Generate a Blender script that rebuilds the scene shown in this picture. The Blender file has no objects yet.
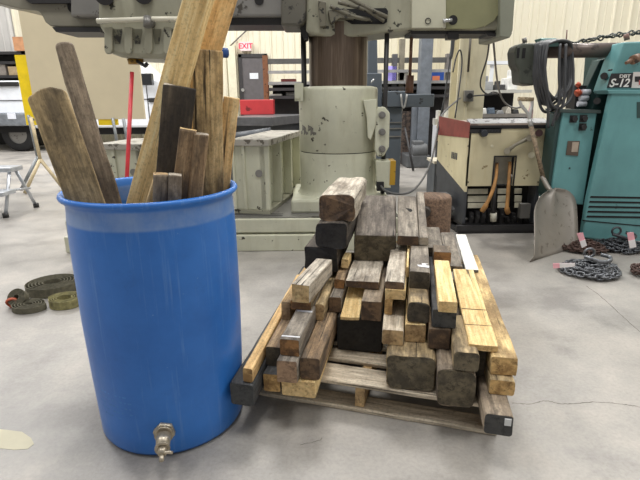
import bpy, bmesh, math, random
from mathutils import Vector, Matrix, noise
random.seed(7)
PI = math.pi
scn = bpy.context.scene
COL = scn.collection

# ------------------------------------------------------------------ camera
F, PITCH, ROLL, H = 481.0, .285, -.009, 1.175
cam_data = bpy.data.cameras.new('camera'); cam = bpy.data.objects.new('camera', cam_data)
COL.objects.link(cam); scn.camera = cam
cam_data.sensor_width = 36; cam_data.lens = F / 640 * 36
cam_data.clip_end = 100
cam.location = (0, 0, H)
cam.matrix_world = Matrix.Translation((0, 0, H)) @ Matrix.Rotation(PI/2 - PITCH, 4, 'X') @ Matrix.Rotation(ROLL, 4, 'Z')

def ray(px, py):
    a, b = (px-320)/F, (py-240)/F
    c, s = math.cos(ROLL), math.sin(ROLL)
    u, v = c*a+s*b, -s*a+c*b
    return Vector((u, math.cos(PITCH)-v*math.sin(PITCH), -math.sin(PITCH)-v*math.cos(PITCH)))
def G(px, py, z=0.0):          # the point at height z seen at a pixel
    d = ray(px, py); return Vector((0, 0, H)) + d*((z-H)/d.z)
def Y(px, py, y):              # the point at distance y seen at a pixel
    d = ray(px, py); return Vector((0, 0, H)) + d*(y/d.y)

# ------------------------------------------------------------------ materials
def s2l(c):
    c = c/255
    return c/12.92 if c <= .04045 else ((c+.055)/1.055)**2.4
def rgb(c): return (s2l(c[0]), s2l(c[1]), s2l(c[2]), 1)
class NT:
    def __init__(self, name):
        self.m = bpy.data.materials.new(name); self.m.use_nodes = True
        self.t = self.m.node_tree; self.b = self.t.nodes['Principled BSDF']
    def n(self, typ, **kw):
        x = self.t.nodes.new(typ)
        for k, v in kw.items():
            if k in x.inputs: x.inputs[k].default_value = v
            else: setattr(x, k, v)
        return x
    def l(self, a, b): self.t.links.new(a, b)
    def coords(self, scale=(1, 1, 1), rnd=True):
        tc = self.n('ShaderNodeTexCoord'); mp = self.n('ShaderNodeMapping')
        mp.inputs['Scale'].default_value = scale
        self.l(tc.outputs['Object'], mp.inputs['Vector'])
        if rnd:
            oi = self.n('ShaderNodeObjectInfo'); mul = self.n('ShaderNodeMath', operation='MULTIPLY'); mul.inputs[1].default_value = 37.0
            self.l(oi.outputs['Random'], mul.inputs[0])
            cb = self.n('ShaderNodeCombineXYZ')
            for i in range(3): self.l(mul.outputs[0], cb.inputs[i])
            self.l(cb.outputs[0], mp.inputs['Location'])
        return mp.outputs[0]
    def noise(self, vec, scale=5, detail=4, rough=.6):
        x = self.n('ShaderNodeTexNoise'); x.inputs['Scale'].default_value = scale
        x.inputs['Detail'].default_value = detail; x.inputs['Roughness'].default_value = rough
        self.l(vec, x.inputs['Vector']); return x.outputs['Fac']
    def ramp(self, fac, stops):
        r = self.n('ShaderNodeValToRGB'); e = r.color_ramp.elements
        while len(e) < len(stops): e.new(.5)
        for el, (p, c) in zip(e, stops): el.position = p; el.color = c if len(c) == 4 else rgb(c)
        self.l(fac, r.inputs[0]); return r.outputs[0]
    def mix(self, fac, a, b, mode='MIX'):
        m = self.n('ShaderNodeMix'); m.data_type = 'RGBA'; m.blend_type = mode
        if isinstance(fac, float): m.inputs[0].default_value = fac
        else: self.l(fac, m.inputs[0])
        for s, v in ((6, a), (7, b)):
            if hasattr(v, 'links'): self.l(v, m.inputs[s])
            else: m.inputs[s].default_value = v if len(v) == 4 else rgb(v)
        return m.outputs[2]
    def bump(self, h, strength=.3, dist=.01):
        b = self.n('ShaderNodeBump'); b.inputs['Strength'].default_value = strength; b.inputs['Distance'].default_value = dist
        self.l(h, b.inputs['Height']); self.l(b.outputs[0], self.b.inputs['Normal'])
    def fin(self, col, rough=.6, metal=0.0):
        if hasattr(col, 'links'): self.l(col, self.b.inputs['Base Color'])
        else: self.b.inputs['Base Color'].default_value = rgb(col)
        if hasattr(rough, 'links'): self.l(rough, self.b.inputs['Roughness'])
        else: self.b.inputs['Roughness'].default_value = rough
        self.b.inputs['Metallic'].default_value = metal
        return self.m
def lum(c, k): return tuple(min(255, max(0, x*k)) for x in c)

def plain(name, c, rough=.5, metal=0.0, var=.12, scale=9):
    t = NT(name); v = t.coords()
    f = t.noise(v, scale, 5)
    return t.fin(t.ramp(f, [(.3, lum(c, 1-var)), (.7, lum(c, 1+var))]), rough, metal)
def worn(name, c, chip, rough=.45, amount=.64, scale=6, var=.07, metal=0.0, grime=None):
    t = NT(name); v = t.coords(rnd=True)
    base = t.ramp(t.noise(v, 2.2, 6), [(.3, lum(c, 1-var)), (.7, lum(c, 1+var))])
    if grime:
        gv = t.coords((3, 3, .6)); base = t.mix(t.ramp(t.noise(gv, 4, 6, .7), [(.5, (0, 0, 0)), (.75, (160, 160, 160))]), base, grime)
    f = t.ramp(t.noise(v, scale, 8, .62), [(amount, (0, 0, 0, 1)), (amount+.03, (1, 1, 1, 1))])
    return t.fin(t.mix(f, base, chip), rough, metal)
def wood(name, a, b, c, grain=1.0, stain=None, rough=.75, st=.55, dirt=1.0):
    """side grain along local Y: streaks, blotches, drying cracks and grime"""
    t = NT(name); v = t.coords((30*grain, 2.2, 30*grain)); v2 = t.coords((7, 2.4, 7)); v4 = t.coords((26, 9, 26))
    g = t.noise(v, 2.0, 8, .68)
    col = t.ramp(g, [(.30, lum(a, .92)), (.5, b), (.68, lum(c, 1.05))])
    big = t.noise(v2, 1.5, 6, .66)
    if stain: col = t.mix(t.ramp(big, [(st-.10, (0, 0, 0)), (st+.06, (235, 235, 235))]), col, stain)
    bl = t.noise(v4, 1.2, 6, .75)
    col = t.mix(t.ramp(bl, [(.50, (0, 0, 0)), (.66, (200*dirt, 200*dirt, 200*dirt))]), col, lum(a, .55))
    v3 = t.coords((60, 1.2, 60))
    crack = t.ramp(t.noise(v3, 1.3, 3, .5), [(.28, (90, 90, 90)), (.35, (255, 255, 255))])
    col = t.mix(1.0, col, crack, 'MULTIPLY')
    vs = t.coords((1, 1, 1)); sp = t.ramp(t.noise(vs, 90, 3, .6), [(.3, (150, 150, 150)), (.5, (255, 255, 255))])
    col = t.mix(.4, col, sp, 'MULTIPLY')
    t.bump(g, .6, .005)
    return t.fin(col, rough)
def endgrain(name, a, b, c, rings=60, dark=None, rough=.8):
    t = NT(name); v = t.coords((1, .15, 1))
    w = t.n('ShaderNodeTexWave'); w.wave_type = 'RINGS'; w.rings_direction = 'Y'
    w.inputs['Scale'].default_value = rings/4; w.inputs['Distortion'].default_value = 3.5; w.inputs['Detail'].default_value = 3
    tc = t.coords((1, .1, 1), rnd=False); t.l(tc, w.inputs['Vector'])
    col = t.ramp(w.outputs['Fac'], [(.1, lum(b, .96)), (.9, lum(b, 1.03))])
    n = t.noise(v, 16, 7, .7)
    col = t.mix(t.ramp(n, [(.42, (0, 0, 0)), (.62, (255, 255, 255))]), col, a)
    n2 = t.noise(v, 34, 6, .75)
    col = t.mix(t.ramp(n2, [(.50, (0, 0, 0)), (.64, (245, 245, 245))]), col, lum(c, .85))
    col = t.mix(t.ramp(t.noise(v, 55, 4, .7), [(.58, (0, 0, 0)), (.68, (150, 150, 150))]), col, lum(b, 1.25))
    if dark: col = t.mix(t.ramp(t.noise(v, 16, 4), [(.48, (0, 0, 0)), (.62, (220, 220, 220))]), col, dark)
    t.bump(n2, .5, .004)
    return t.fin(col, rough)

W = {
 'pine':   wood('pine_side', (206, 162, 104), (232, 194, 136), (246, 216, 164), 1, (176, 134, 86), st=.64, dirt=.7),
 'yellow': wood('yellow_pine_side', (214, 176, 112), (238, 206, 146), (248, 226, 176), 1.2, (198, 158, 98), st=.70, dirt=.5),
 'tan':    wood('tan_side', (154, 122, 80), (190, 158, 112), (214, 184, 138), 1, (112, 92, 70)),
 'brown':  wood('brown_side', (100, 80, 60), (144, 118, 88), (186, 158, 122), 1, (80, 70, 60)),
 'grey':   wood('weathered_side', (118, 109, 98), (144, 135, 122), (168, 158, 144), 1, (94, 86, 78)),
 'greyd':  wood('darker_weathered_side', (92, 84, 76), (122, 113, 103), (150, 140, 128), 1, (80, 72, 66)),
 'lgrey':  wood('silvered_side', (150, 140, 126), (196, 186, 170), (224, 214, 196), 1, (124, 112, 98), st=.6),
 'dark':   wood('dark_side', (60, 54, 48), (84, 76, 68), (112, 102, 92), 1, (50, 46, 42)),
 'darkf':  wood('dark_face_side', (58, 50, 42), (80, 70, 58), (104, 92, 76), 1, (50, 44, 38)),
 'black':  wood('black_side', (34, 32, 31), (48, 45, 43), (66, 62, 58), 1, (28, 27, 27)),
 'slate':  wood('slate_side', (66, 67, 68), (84, 85, 86), (106, 106, 104), 1, (54, 54, 56)),
 'old':    wood('old_plank_side', (122, 104, 74), (172, 150, 112), (212, 188, 144), 1, (96, 84, 66), st=.56),
 'old2':   wood('worn_patch_side', (176, 146, 98), (216, 184, 132), (236, 208, 158), 1, (98, 84, 66), st=.52),
 'driftw': wood('drift_side', (106, 94, 80), (142, 127, 108), (174, 158, 136), 1, (86, 74, 64), st=.56),
 'white':  plain('white_paint_wood', (232, 230, 224), .6, var=.04),
 'pallet': wood('pallet_side', (164, 148, 126), (204, 190, 168), (226, 214, 192), 1, (136, 118, 98), st=.62, dirt=.6),
 'fence':  wood('seamed_side', (192, 160, 104), (224, 194, 138), (240, 214, 162), 1, (130, 104, 70), st=.54),
}
EG = {
 'pine':  endgrain('pine_end', (214, 180, 124), (230, 200, 146), (180, 142, 90)),
 'tan':   endgrain('tan_end', (176, 146, 104), (200, 170, 126), (132, 104, 72), dark=(124, 100, 72)),
 'orange':endgrain('orange_end', (190, 150, 94), (212, 176, 118), (130, 98, 60), dark=(128, 98, 62)),
 'brown': endgrain('brown_end', (98, 78, 60), (120, 96, 72), (74, 60, 48), dark=(64, 52, 44)),
 'rust':  endgrain('rusty_brown_end', (134, 96, 58), (158, 116, 72), (96, 68, 44), dark=(86, 64, 44)),
 'pink':  endgrain('pinkish_end', (150, 122, 98), (170, 140, 112), (112, 90, 74), dark=(96, 80, 68)),
 'dark':  endgrain('dark_end', (72, 66, 56), (88, 80, 66), (56, 50, 44), dark=(50, 46, 40)),
 'olive': endgrain('olive_end', (92, 84, 68), (112, 102, 82), (70, 64, 52), dark=(66, 60, 50)),
 'black': endgrain('black_end', (38, 36, 34), (46, 44, 42), (30, 28, 28)),
 'slate': endgrain('slate_end', (66, 66, 66), (78, 78, 76), (50, 50, 50)),
 'lgrey': endgrain('silver_end', (168, 158, 142), (184, 174, 158), (130, 118, 104)),
 'white': plain('grey_end', (110, 108, 104), .7),
 'grey':  endgrain('grey_end_grain', (124, 112, 98), (146, 134, 118), (96, 86, 74), dark=(84, 76, 66)),
}

# ------------------------------------------------------------------ mesh building
class MB:
    def __init__(self): self.v = []; self.f = []; self.mi = []; self.sm = []
    def add(self, vs, fs, mi=0, smooth=False):
        o = len(self.v); self.v += [Vector(p) for p in vs]
        for f in fs: self.f.append([i+o for i in f]); self.mi.append(mi); self.sm.append(smooth)
        return self
    def box(self, lo, hi, mi=0, rot=0, piv=None):
        x0, y0, z0 = lo; x1, y1, z1 = hi
        vs = [Vector(p) for p in ((x0,y0,z0),(x1,y0,z0),(x1,y1,z0),(x0,y1,z0),(x0,y0,z1),(x1,y0,z1),(x1,y1,z1),(x0,y1,z1))]
        if rot:
            pv = Vector(piv) if piv else (Vector(lo)+Vector(hi))/2
            R = Matrix.Rotation(rot, 3, 'Z'); vs = [R@(p-pv)+pv for p in vs]
        return self.add(vs, [(0,3,2,1),(4,5,6,7),(0,1,5,4),(1,2,6,5),(2,3,7,6),(3,0,4,7)], mi)
    def prism(self, poly, vec, mi=0, smooth=False):
        """closed planar outline swept by vec"""
        n = len(poly); vec = Vector(vec)
        a = [Vector(p) for p in poly]; nrm = Vector((0, 0, 0))
        for i in range(n): nrm += a[i].cross(a[(i+1) % n])
        if nrm.dot(vec) > 0: a.reverse()
        self.add(a+[p+vec for p in a], [tuple(range(n)), tuple(range(2*n-1, n-1, -1))], mi)
        self.add(a+[p+vec for p in a], [(i, i+n, (i+1) % n+n, (i+1) % n) for i in range(n)], mi, smooth)
        return self
    def slab(self, px, y, depth, mi=0, smooth=False):
        return self.prism([Y(a, b, y) for a, b in px], (0, depth, 0), mi, smooth)
    def cyl(self, a, b, r0, r1=None, n=20, mi=0, cap=True):
        a, b = Vector(a), Vector(b); r1 = r0 if r1 is None else r1
        d = (b-a).normalized(); x = d.orthogonal().normalized(); yv = d.cross(x)
        A = [a+(x*math.cos(2*PI*i/n)+yv*math.sin(2*PI*i/n))*r0 for i in range(n)]
        B = [b+(x*math.cos(2*PI*i/n)+yv*math.sin(2*PI*i/n))*r1 for i in range(n)]
        self.add(A+B, [(i, (i+1) % n, (i+1) % n+n, i+n) for i in range(n)], mi, True)
        if cap: self.add(A, [tuple(range(n-1, -1, -1))], mi); self.add(B, [tuple(range(n))], mi)
        return self
    def lathe(self, c, prof, n=48, mi=0, a0=0, a1=2*PI):
        c = Vector(c); m = len(prof); full = abs(a1-a0-2*PI) < 1e-6; k = n if full else n+1
        vs = [c+Vector((r*math.cos(a0+(a1-a0)*i/n), r*math.sin(a0+(a1-a0)*i/n), z)) for i in range(k) for r, z in prof]
        fs = [(i*m+j, ((i+1) % k)*m+j, ((i+1) % k)*m+j+1, i*m+j+1) for i in range(n) for j in range(m-1)]
        return self.add(vs, fs, mi, True)
    def tube(self, pts, r, n=8, mi=0, closed=False, flat=1.0):
        pts = [Vector(p) for p in pts]; k = len(pts); rings = []; up = Vector((0, 0, 1))
        prev = None
        for i, p in enumerate(pts):
            if closed: d = pts[(i+1) % k]-pts[i-1]
            else: d = pts[min(i+1, k-1)]-pts[max(i-1, 0)]
            d.normalize()
            if prev is None:
                x = d.cross(up); x = d.orthogonal() if x.length < 1e-3 else x
            else: x = prev-d*prev.dot(d)
            x.normalize(); prev = x; yv = d.cross(x)
            rr = r[i] if isinstance(r, (list, tuple)) else r
            rings.append([p+x*math.cos(2*PI*j/n)*rr+yv*math.sin(2*PI*j/n)*rr*flat for j in range(n)])
        vs = [q for g in rings for q in g]; fs = []
        for i in range(k if closed else k-1):
            for j in range(n):
                a, b = i*n, ((i+1) % k)*n
                fs.append((a+j, a+(j+1) % n, b+(j+1) % n, b+j))
        self.add(vs, fs, mi, True)
        if not closed:
            self.add(rings[0], [tuple(range(n-1, -1, -1))], mi); self.add(rings[-1], [tuple(range(n))], mi)
        return self
    def build(self, name, mats, parent=None, bevel=0, seg=2):
        me = bpy.data.meshes.new(name)
        if parent is not None: org = parent.matrix_world.translation if parent.type == 'EMPTY' else Vector(parent.get('_org', parent.location))
        else:
            xs = [p.x for p in self.v]; ys = [p.y for p in self.v]
            org = Vector(((min(xs)+max(xs))/2, (min(ys)+max(ys))/2, min(p.z for p in self.v)))
        me.from_pydata([p-org for p in self.v], [], self.f)
        for m in (mats if isinstance(mats, (list, tuple)) else [mats]): me.materials.append(m)
        me.polygons.foreach_set('material_index', self.mi); me.polygons.foreach_set('use_smooth', self.sm)
        bm = bmesh.new(); bm.from_mesh(me); bmesh.ops.remove_doubles(bm, verts=bm.verts, dist=1e-5)
        bmesh.ops.recalc_face_normals(bm, faces=bm.faces); bm.to_mesh(me); bm.free()
        o = bpy.data.objects.new(name, me); COL.objects.link(o)
        if parent is not None: o.parent = parent; o['_org'] = list(org)
        else: o.location = org; o['_org'] = list(org)
        if bevel:
            b = o.modifiers.new('bevel', 'BEVEL'); b.width = bevel; b.segments = seg; b.limit_method = 'ANGLE'; b.angle_limit = math.radians(40)
        return o
def arc(a, b, sag, n=12):
    """hanging cable points"""
    a, b = Vector(a), Vector(b)
    return [a.lerp(b, t/n)+Vector((0, 0, -4*sag*(t/n)*(1-t/n))) for t in range(n+1)]
def spl(pts, n=8):
    P = [Vector(p) for p in pts]; P = [P[0]*2-P[1]]+P+[P[-1]*2-P[-2]]; out = []
    for i in range(1, len(P)-2):
        for k in range(n):
            t = k/n; a, b, c, d = P[i-1:i+3]
            out.append(.5*((2*b)+(c-a)*t+(2*a-5*b+4*c-d)*t*t+(3*b-a-3*c+d)*t**3))
    return out+[P[-2]]
def tag(o, label, cat, group=None, kind=None):
    if label: o['label'] = label
    if cat: o['category'] = cat
    if group: o['group'] = group
    if kind: o['kind'] = kind
    return o
def empty(name, loc, label, cat, group=None):
    o = bpy.data.objects.new(name, None); COL.objects.link(o); o.location = loc
    o.matrix_world = Matrix.Translation(loc); o.empty_display_size = .1
    return tag(o, label, cat, group)
def struct(o): o['kind'] = 'structure'; return o
def text(name, s, size, mat, mtx, parent, ext=.002):
    cu = bpy.data.curves.new(name, 'FONT'); cu.body = s; cu.size = size; cu.extrude = ext; cu.align_x = 'CENTER'; cu.align_y = 'CENTER'
    cu.offset = size*.02
    tmp = bpy.data.objects.new(name+'_tmp', cu); COL.objects.link(tmp)
    bpy.context.view_layer.update()
    me = bpy.data.meshes.new_from_object(tmp.evaluated_get(bpy.context.evaluated_depsgraph_get()))
    bpy.data.objects.remove(tmp); bpy.data.curves.remove(cu)
    me.materials.clear(); me.materials.append(mat)
    org = Vector(parent['_org']) if '_org' in parent else parent.matrix_world.translation
    me.transform(Matrix.Translation(-org) @ mtx)
    o = bpy.data.objects.new(name, me); COL.objects.link(o); o.parent = parent
    return o

# ------------------------------------------------------------------ timbers
def timber_mesh(name, w, h, L, side, end, rnd=.008, rough=.0015, cx=0, seed=0, arch=0, chop=0):
    """cross-section centred on x, z 0..h, length along +y from 0; worn corners and a slightly uneven surface"""
    r = min(rnd, w*.3, h*.3); n = 3; prof = []
    for (qx, qz, a) in ((w/2-r, r, -90), (w/2-r, h-r, 0), (-w/2+r, h-r, 90), (-w/2+r, r, 180)):
        for k in range(n+1):
            t = math.radians(a+90*k/n); prof.append((qx+r*math.cos(t), qz+r*math.sin(t)))
    pts = []
    m0 = len(prof)
    for i in range(m0):
        a, b = prof[i], prof[(i+1) % m0]; d = math.hypot(b[0]-a[0], b[1]-a[1])
        pts.append(a)
        k = int(d/.03)
        for q in range(1, k+1): pts.append((a[0]+(b[0]-a[0])*q/(k+1), a[1]+(b[1]-a[1])*q/(k+1)))
    m = len(pts); rings = max(3, int(L/.06)); vs = []; fs = []; mi = []
    ys = [0, .006] + [L*i/rings for i in range(1, rings)] + [L-.006, L]
    ys = sorted(set(ys))
    for j, yy in enumerate(ys):
        sh = .97 if j in (0, len(ys)-1) else 1
        for (x, z) in pts:
            q = Vector((x*9+seed*3.1, yy*5, z*9+seed)); d = noise.noise_vector(q)*rough*2
            q2 = Vector((x*28+seed, yy*14, z*28)); d += noise.noise_vector(q2)*rough
            vs.append((x*sh+d.x, yy+(d.y*2 if sh != 1 else 0)+((chop*x+arch*x*x) if j <= 1 else 0), h/2+(z-h/2)*sh+d.z))
    for j in range(len(ys)-1):
        for i in range(m):
            fs.append((j*m+i, j*m+(i+1) % m, (j+1)*m+(i+1) % m, (j+1)*m+i)); mi.append(0)
    fs.append(tuple(range(m-1, -1, -1))); mi.append(1)
    fs.append(tuple(range((len(ys)-1)*m, len(ys)*m))); mi.append(1)
    me = bpy.data.meshes.new(name); me.from_pydata(vs, [], fs)
    me.materials.append(W[side]); me.materials.append(EG[end])
    me.polygons.foreach_set('material_index', mi)
    me.polygons.foreach_set('use_smooth', [k == 0 for k in mi]); me.update()
    bm = bmesh.new(); bm.from_mesh(me); bmesh.ops.recalc_face_normals(bm, faces=bm.faces); bm.to_mesh(me); bm.free()
    return me

YAW = math.radians(11)
def UW(u, w, z): # pile frame -> world
    return Vector((u*math.cos(YAW)+w*math.sin(YAW), -u*math.sin(YAW)+w*math.cos(YAW), z))
pile = {}
PILE = 'reclaimed timbers stacked on the pallet'
def T(key, name, u0, u1, z0, z1, w0, L, side, end, label, dyaw=0, pitch=0, rnd=.006, rough=.0012, chop=0):
    w = u1-u0
    me = timber_mesh(name, w, z1-z0, L, side, end, rnd, rough, seed=len(pile)*1.37, chop=chop)
    o = bpy.data.objects.new(name, me); COL.objects.link(o)
    loc = UW((u0+u1)/2, w0, z0)
    o.matrix_world = Matrix.Translation(loc) @ Matrix.Rotation(-(YAW+math.radians(dyaw)), 4, 'Z') @ Matrix.Rotation(math.radians(pitch), 4, 'X')
    o['_org'] = list(loc)
    tag(o, label, 'timber', PILE); pile[key] = o; return o

T('T1', 'timber', -.603, -.517, .126, .216, 1.402, 1.25, 'slate', 'slate', 'dark charcoal square timber at the pile\'s front left corner, nearest the blue barrel', dyaw=-1, rnd=.010)
T('T2', 'wood_strip', -.556, -.520, .217, .272, 1.413, .95, 'pine', 'orange', 'long narrow pale pine strip lying on the charcoal timber beside the blue barrel', dyaw=-2)
T('T4', 'timber', -.512, -.447, .126, .200, 1.503, 1.0, 'slate', 'orange', 'short-faced tan-ended timber in the bottom row right of the charcoal corner timber')
T('T6', 'timber', -.440, -.313, .126, .194, 1.490, 1.0, 'yellow', 'pine', 'wide pale yellow timber in the bottom row, left part of the pallet', rnd=.003)
T('T3', 'timber', -.517, -.452, .202, .282, 1.558, .9, 'brown', 'dark', 'brown timber with a blackened end next to the long narrow pine strip', dyaw=-1)
T('T5', 'timber', -.447, -.373, .196, .284, 1.466, .9, 'grey', 'pink', 'pinkish-brown ended timber directly under the timber with white paint stripes')
T('T7', 'timber', -.369, -.296, .196, .285, 1.498, .95, 'brown', 'brown', 'long reddish-brown timber on top of the wide pale yellow one', rnd=.009)
t8 = T('T8', 'timber', -.443, -.371, .286, .351, 1.501, .85, 'grey', 'rust', 'grey timber with two white paint stripes across its top, left side of the pile', rnd=.005)
T('T10', 'timber', -.515, -.477, .284, .366, 1.787, .45, 'tan', 'tan', 'narrow upright tan block at the pile\'s left edge, left of the bright yellow-ended timber')
T('T12', 'timber', -.376, -.336, .287, .362, 1.800, .55, 'old', 'tan', 'narrow brown board on edge right of the bright yellow-ended timber', rnd=.012)
T('T11', 'timber', -.467, -.380, .352, .391, 1.755, .75, 'old', 'rust', 'flat brown plank directly under the bright yellow-ended timber')
T('T9', 'timber', -.455, -.380, .393, .470, 1.730, .34, 'lgrey', 'pine', 'grey-topped timber with a bright yellow end below the black beams', dyaw=6, rnd=.003)
T('A', 'beam', -.487, -.327, .393, .510, 2.108, .62, 'dark', 'black', 'short black beam at the bottom of the stacked heavy beams on the pile\'s left', rnd=.014, rough=.003)
T('B', 'beam', -.430, -.278, .512, .632, 2.096, .6, 'dark', 'black', 'blackened beam directly under the topmost pale cracked beam', rnd=.02, rough=.004)
T('T34', 'beam', -.417, -.250, .634, .755, 2.131, .52, 'lgrey', 'brown', 'topmost heavy beam with a cracked pale top and a ragged dark end', rnd=.022, rough=.0045)
T('T36', 'beam', -.266, -.062, .412, .548, 2.246, .56, 'greyd', 'olive', 'big weathered grey-topped beam with a wide dark end, upper middle of the pile', rnd=.012, rough=.002, dyaw=-3, pitch=9)
T('T17', 'beam', -.291, -.096, .126, .285, 1.860, .95, 'black', 'black', 'big black beam lying on the middle of the pallet under the split board', rnd=.012)
T('T16', 'plank', -.272, -.192, .287, .301, 1.826, .33, 'yellow', 'pine', 'pale yellow plank sloping down over the front of the big black beam', pitch=9, rnd=.003)
T('T60', 'timber', -.186, -.102, .286, .374, 1.834, .9, 'driftw', 'brown', 'brown square timber with a cracked end beside the sloping yellow plank', rnd=.004)
T('T15', 'plank', -.269, -.122, .378, .410, 1.962, .9, 'lgrey', 'brown', 'wide flat plank with a whitish top under the big weathered grey beam', rnd=.003)
T('T13', 'timber', -.331, -.278, .287, .357, 1.893, .6, 'grey', 'brown', 'small grey-topped block just left of the sloping yellow plank')
T('T14', 'timber', -.324, -.278, .359, .402, 1.990, .4, 'brown', 'rust', 'small brown block wedged left of the wide whitish plank')
T('T14b', 'wood_offcut', -.310, -.276, .411, .455, 2.115, .11, 'yellow', 'pine', 'tiny bright pale offcut showing between the black beams and the big weathered beam')
T('T28', 'beam', -.067, .116, .126, .267, 1.606, .9, 'old', 'olive', 'very large dark olive rounded beam end at the middle of the pallet front', rnd=.026, rough=.003)
T('T23', 'timber', -.088, -.008, .269, .331, 1.677, .6, 'pallet', 'tan', 'short timber with a whitish top and tan end, left on the large rounded beam')
T('T22', 'timber', -.003, .077, .269, .343, 1.716, .8, 'yellow', 'tan', 'tan-ended timber resting on the middle of the large rounded beam')
T('T18b', 'wood_offcut', -.088, -.057, .332, .400, 1.805, .3, 'tan', 'orange', 'small upright brown offcut propping up the yellow-ended board')
T('T18c', 'timber', -.050, -.010, .332, .400, 2.05, .5, 'black', 'black', 'black timber hidden in the dark gap beside the small upright offcut')
T('T18', 'plank', -.088, -.006, .401, .443, 1.805, .7, 'yellow', 'pine', 'yellow-ended board directly under the narrow light grey board')
T('T19', 'plank', -.090, -.012, .444, .474, 1.812, .55, 'lgrey', 'brown', 'narrow light grey-topped board right in front of the big weathered beam')
T('T42', 'wood_strip', -.009, .001, .444, .490, 1.95, .4, 'yellow', 'pine', 'thin pale yellow strip on edge between the two grey topped boards')
T('T21', 'timber', .003, .084, .345, .430, 1.724, .8, 'old', 'dark', 'dark bark-edged timber end with a pale yellow chipped top edge', rnd=.012, rough=.003)
t20 = T('T20', 'timber', .005, .087, .431, .505, 1.862, .55, 'grey', 'dark', 'dark grey timber with a white paint splash on its top, right of centre')
T('T37', 'beam', -.058, .041, .507, .556, 2.215, .5, 'grey', 'brown', 'long grey board behind the big weathered beam, on its right side', pitch=11, dyaw=-2)
t37b = T('T37b', 'beam', .045, .086, .507, .550, 2.226, .58, 'grey', 'lgrey', 'narrow grey timber with a pale chipped end, right of the long grey board', pitch=11, dyaw=-2)
T('T29', 'beam', .119, .248, .126, .272, 1.529, .9, 'driftw', 'olive', 'upright dark beam end with rounded corners, right of the largest beam end', rnd=.018, rough=.003)
T('T26', 'timber', .084, .164, .274, .355, 1.668, .8, 'brown', 'brown', 'brown-ended square timber directly under the slate-coloured one')
T('T25', 'timber', .095, .182, .357, .429, 1.676, .85, 'slate', 'slate', 'slate-coloured timber directly under the clean bright yellow one')
T('T24', 'timber', .112, .178, .431, .473, 1.650, .47, 'yellow', 'pine', 'clean bright yellow timber on top of the slate-coloured one', rnd=.0025, rough=.0005)
T('T39', 'timber', .112, .190, .431, .494, 2.177, .11, 'driftw', 'rust', 'short block with a reddish-brown end behind the clean bright yellow timber')
T('T38', 'timber', .088, .160, .431, .476, 2.30, .4, 'grey', 'dark', 'greyish block behind the short reddish-brown ended block')
T('T27', 'timber', .168, .251, .274, .345, 1.526, .3, 'old', 'olive', 'olive-brown timber on top of the upright dark beam end', rnd=.012, rough=.002)
T('T33', 'timber', .264, .352, .126, .201, 1.401, 1.3, 'driftw', 'slate', 'dark square timber with a small white sticker on its end, front right corner', rnd=.010)
T('T32', 'timber', .289, .371, .202, .259, 1.515, 1.15, 'old', 'orange', 'split yellow-brown timber with a white streak, second from bottom at the right edge', rnd=.008, rough=.002)
T('T31', 'timber', .293, .379, .261, .328, 1.546, 1.15, 'fence', 'orange', 'long timber with a rough yellow top along the pile\'s right edge', rnd=.005, rough=.002)
T('T43', 'timber', .253, .288, .202, .329, 1.62, .9, 'dark', 'dark', 'dark board on edge hidden under the wide seamed yellow plank')
t30 = T('T30', 'plank', .219, .318, .331, .352, 1.574, .79, 'yellow', 'pine', 'wide pale yellow plank with dark seams across it near the right edge', rnd=.003)
T('T40', 'plank', .190, .268, .331, .362, 2.375, .65, 'grey', 'grey', 'flat grey board between the yellow plank and the white painted board')
T('T41', 'plank', .284, .346, .333, .347, 2.38, .66, 'white', 'white', 'white painted board at the back right of the pile', rnd=.002)

def local_decal(o, name, lo, hi, mat, label=None, segs=1):
    """thin child slab in the local frame of a timber"""
    m = MB(); m.box(lo, hi)
    me = bpy.data.meshes.new(name); me.from_pydata([tuple(p) for p in m.v], [], m.f); me.materials.append(mat)
    c = bpy.data.objects.new(name, me); COL.objects.link(c); c.parent = o
    if label: c['label'] = label
    return c
white_paint = plain('white_paint_mark', (222, 222, 224), .6, var=.06, scale=40)
local_decal(t8, 'paint_stripe', (-.034, .018, .0645), (.034, .026, .0662), white_paint, 'white paint stripe')
local_decal(t8, 'paint_stripe', (-.034, .235, .0645), (.034, .248, .0662), white_paint, 'white paint stripe')
mm = MB(); 
mm.prism([(-.002, .06, .0745), (.037, .05, .0745), (.039, .075, .0745), (.02, .082, .0745), (.036, .1, .0745), (.008, .104, .0745), (.012, .084, .0745), (-.012, .08, .0745)], (0, 0, .0016))
me = bpy.data.meshes.new('paint_splash'); me.from_pydata([tuple(p) for p in mm.v], [], mm.f); me.materials.append(white_paint)
o = bpy.data.objects.new('paint_splash', me); COL.objects.link(o); o.parent = t20; o['label'] = 'white paint splash'
seam = plain('dark_seam', (84, 66, 44), .9)
for yy in (.155, .30): local_decal(t30, 'seam', (-.0485, yy, .0208), (.0485, yy+.004, .0218), seam, 'dark seam across the plank')
mm = MB(); n = 14
mm.prism([(.03*math.cos(2*PI*i/n)-.004, .30+.028*math.sin(2*PI*i/n), .0485) for i in range(n)], (0, 0, .001))
me = bpy.data.meshes.new('knot_hole'); me.from_pydata([tuple(p) for p in mm.v], [], mm.f); me.materials.append(plain('knot_dark', (26, 24, 24), .9))
o = bpy.data.objects.new('knot_hole', me); COL.objects.link(o); o.parent = pile['T37']; o['label'] = 'dark split knot'
st = local_decal(pile['T33'], 'sticker', (.006+.010, -.006, .042), (.036, -.001, .066), plain('sticker_paper', (214, 216, 216), .5, var=.03), 'small white sticker')

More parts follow.
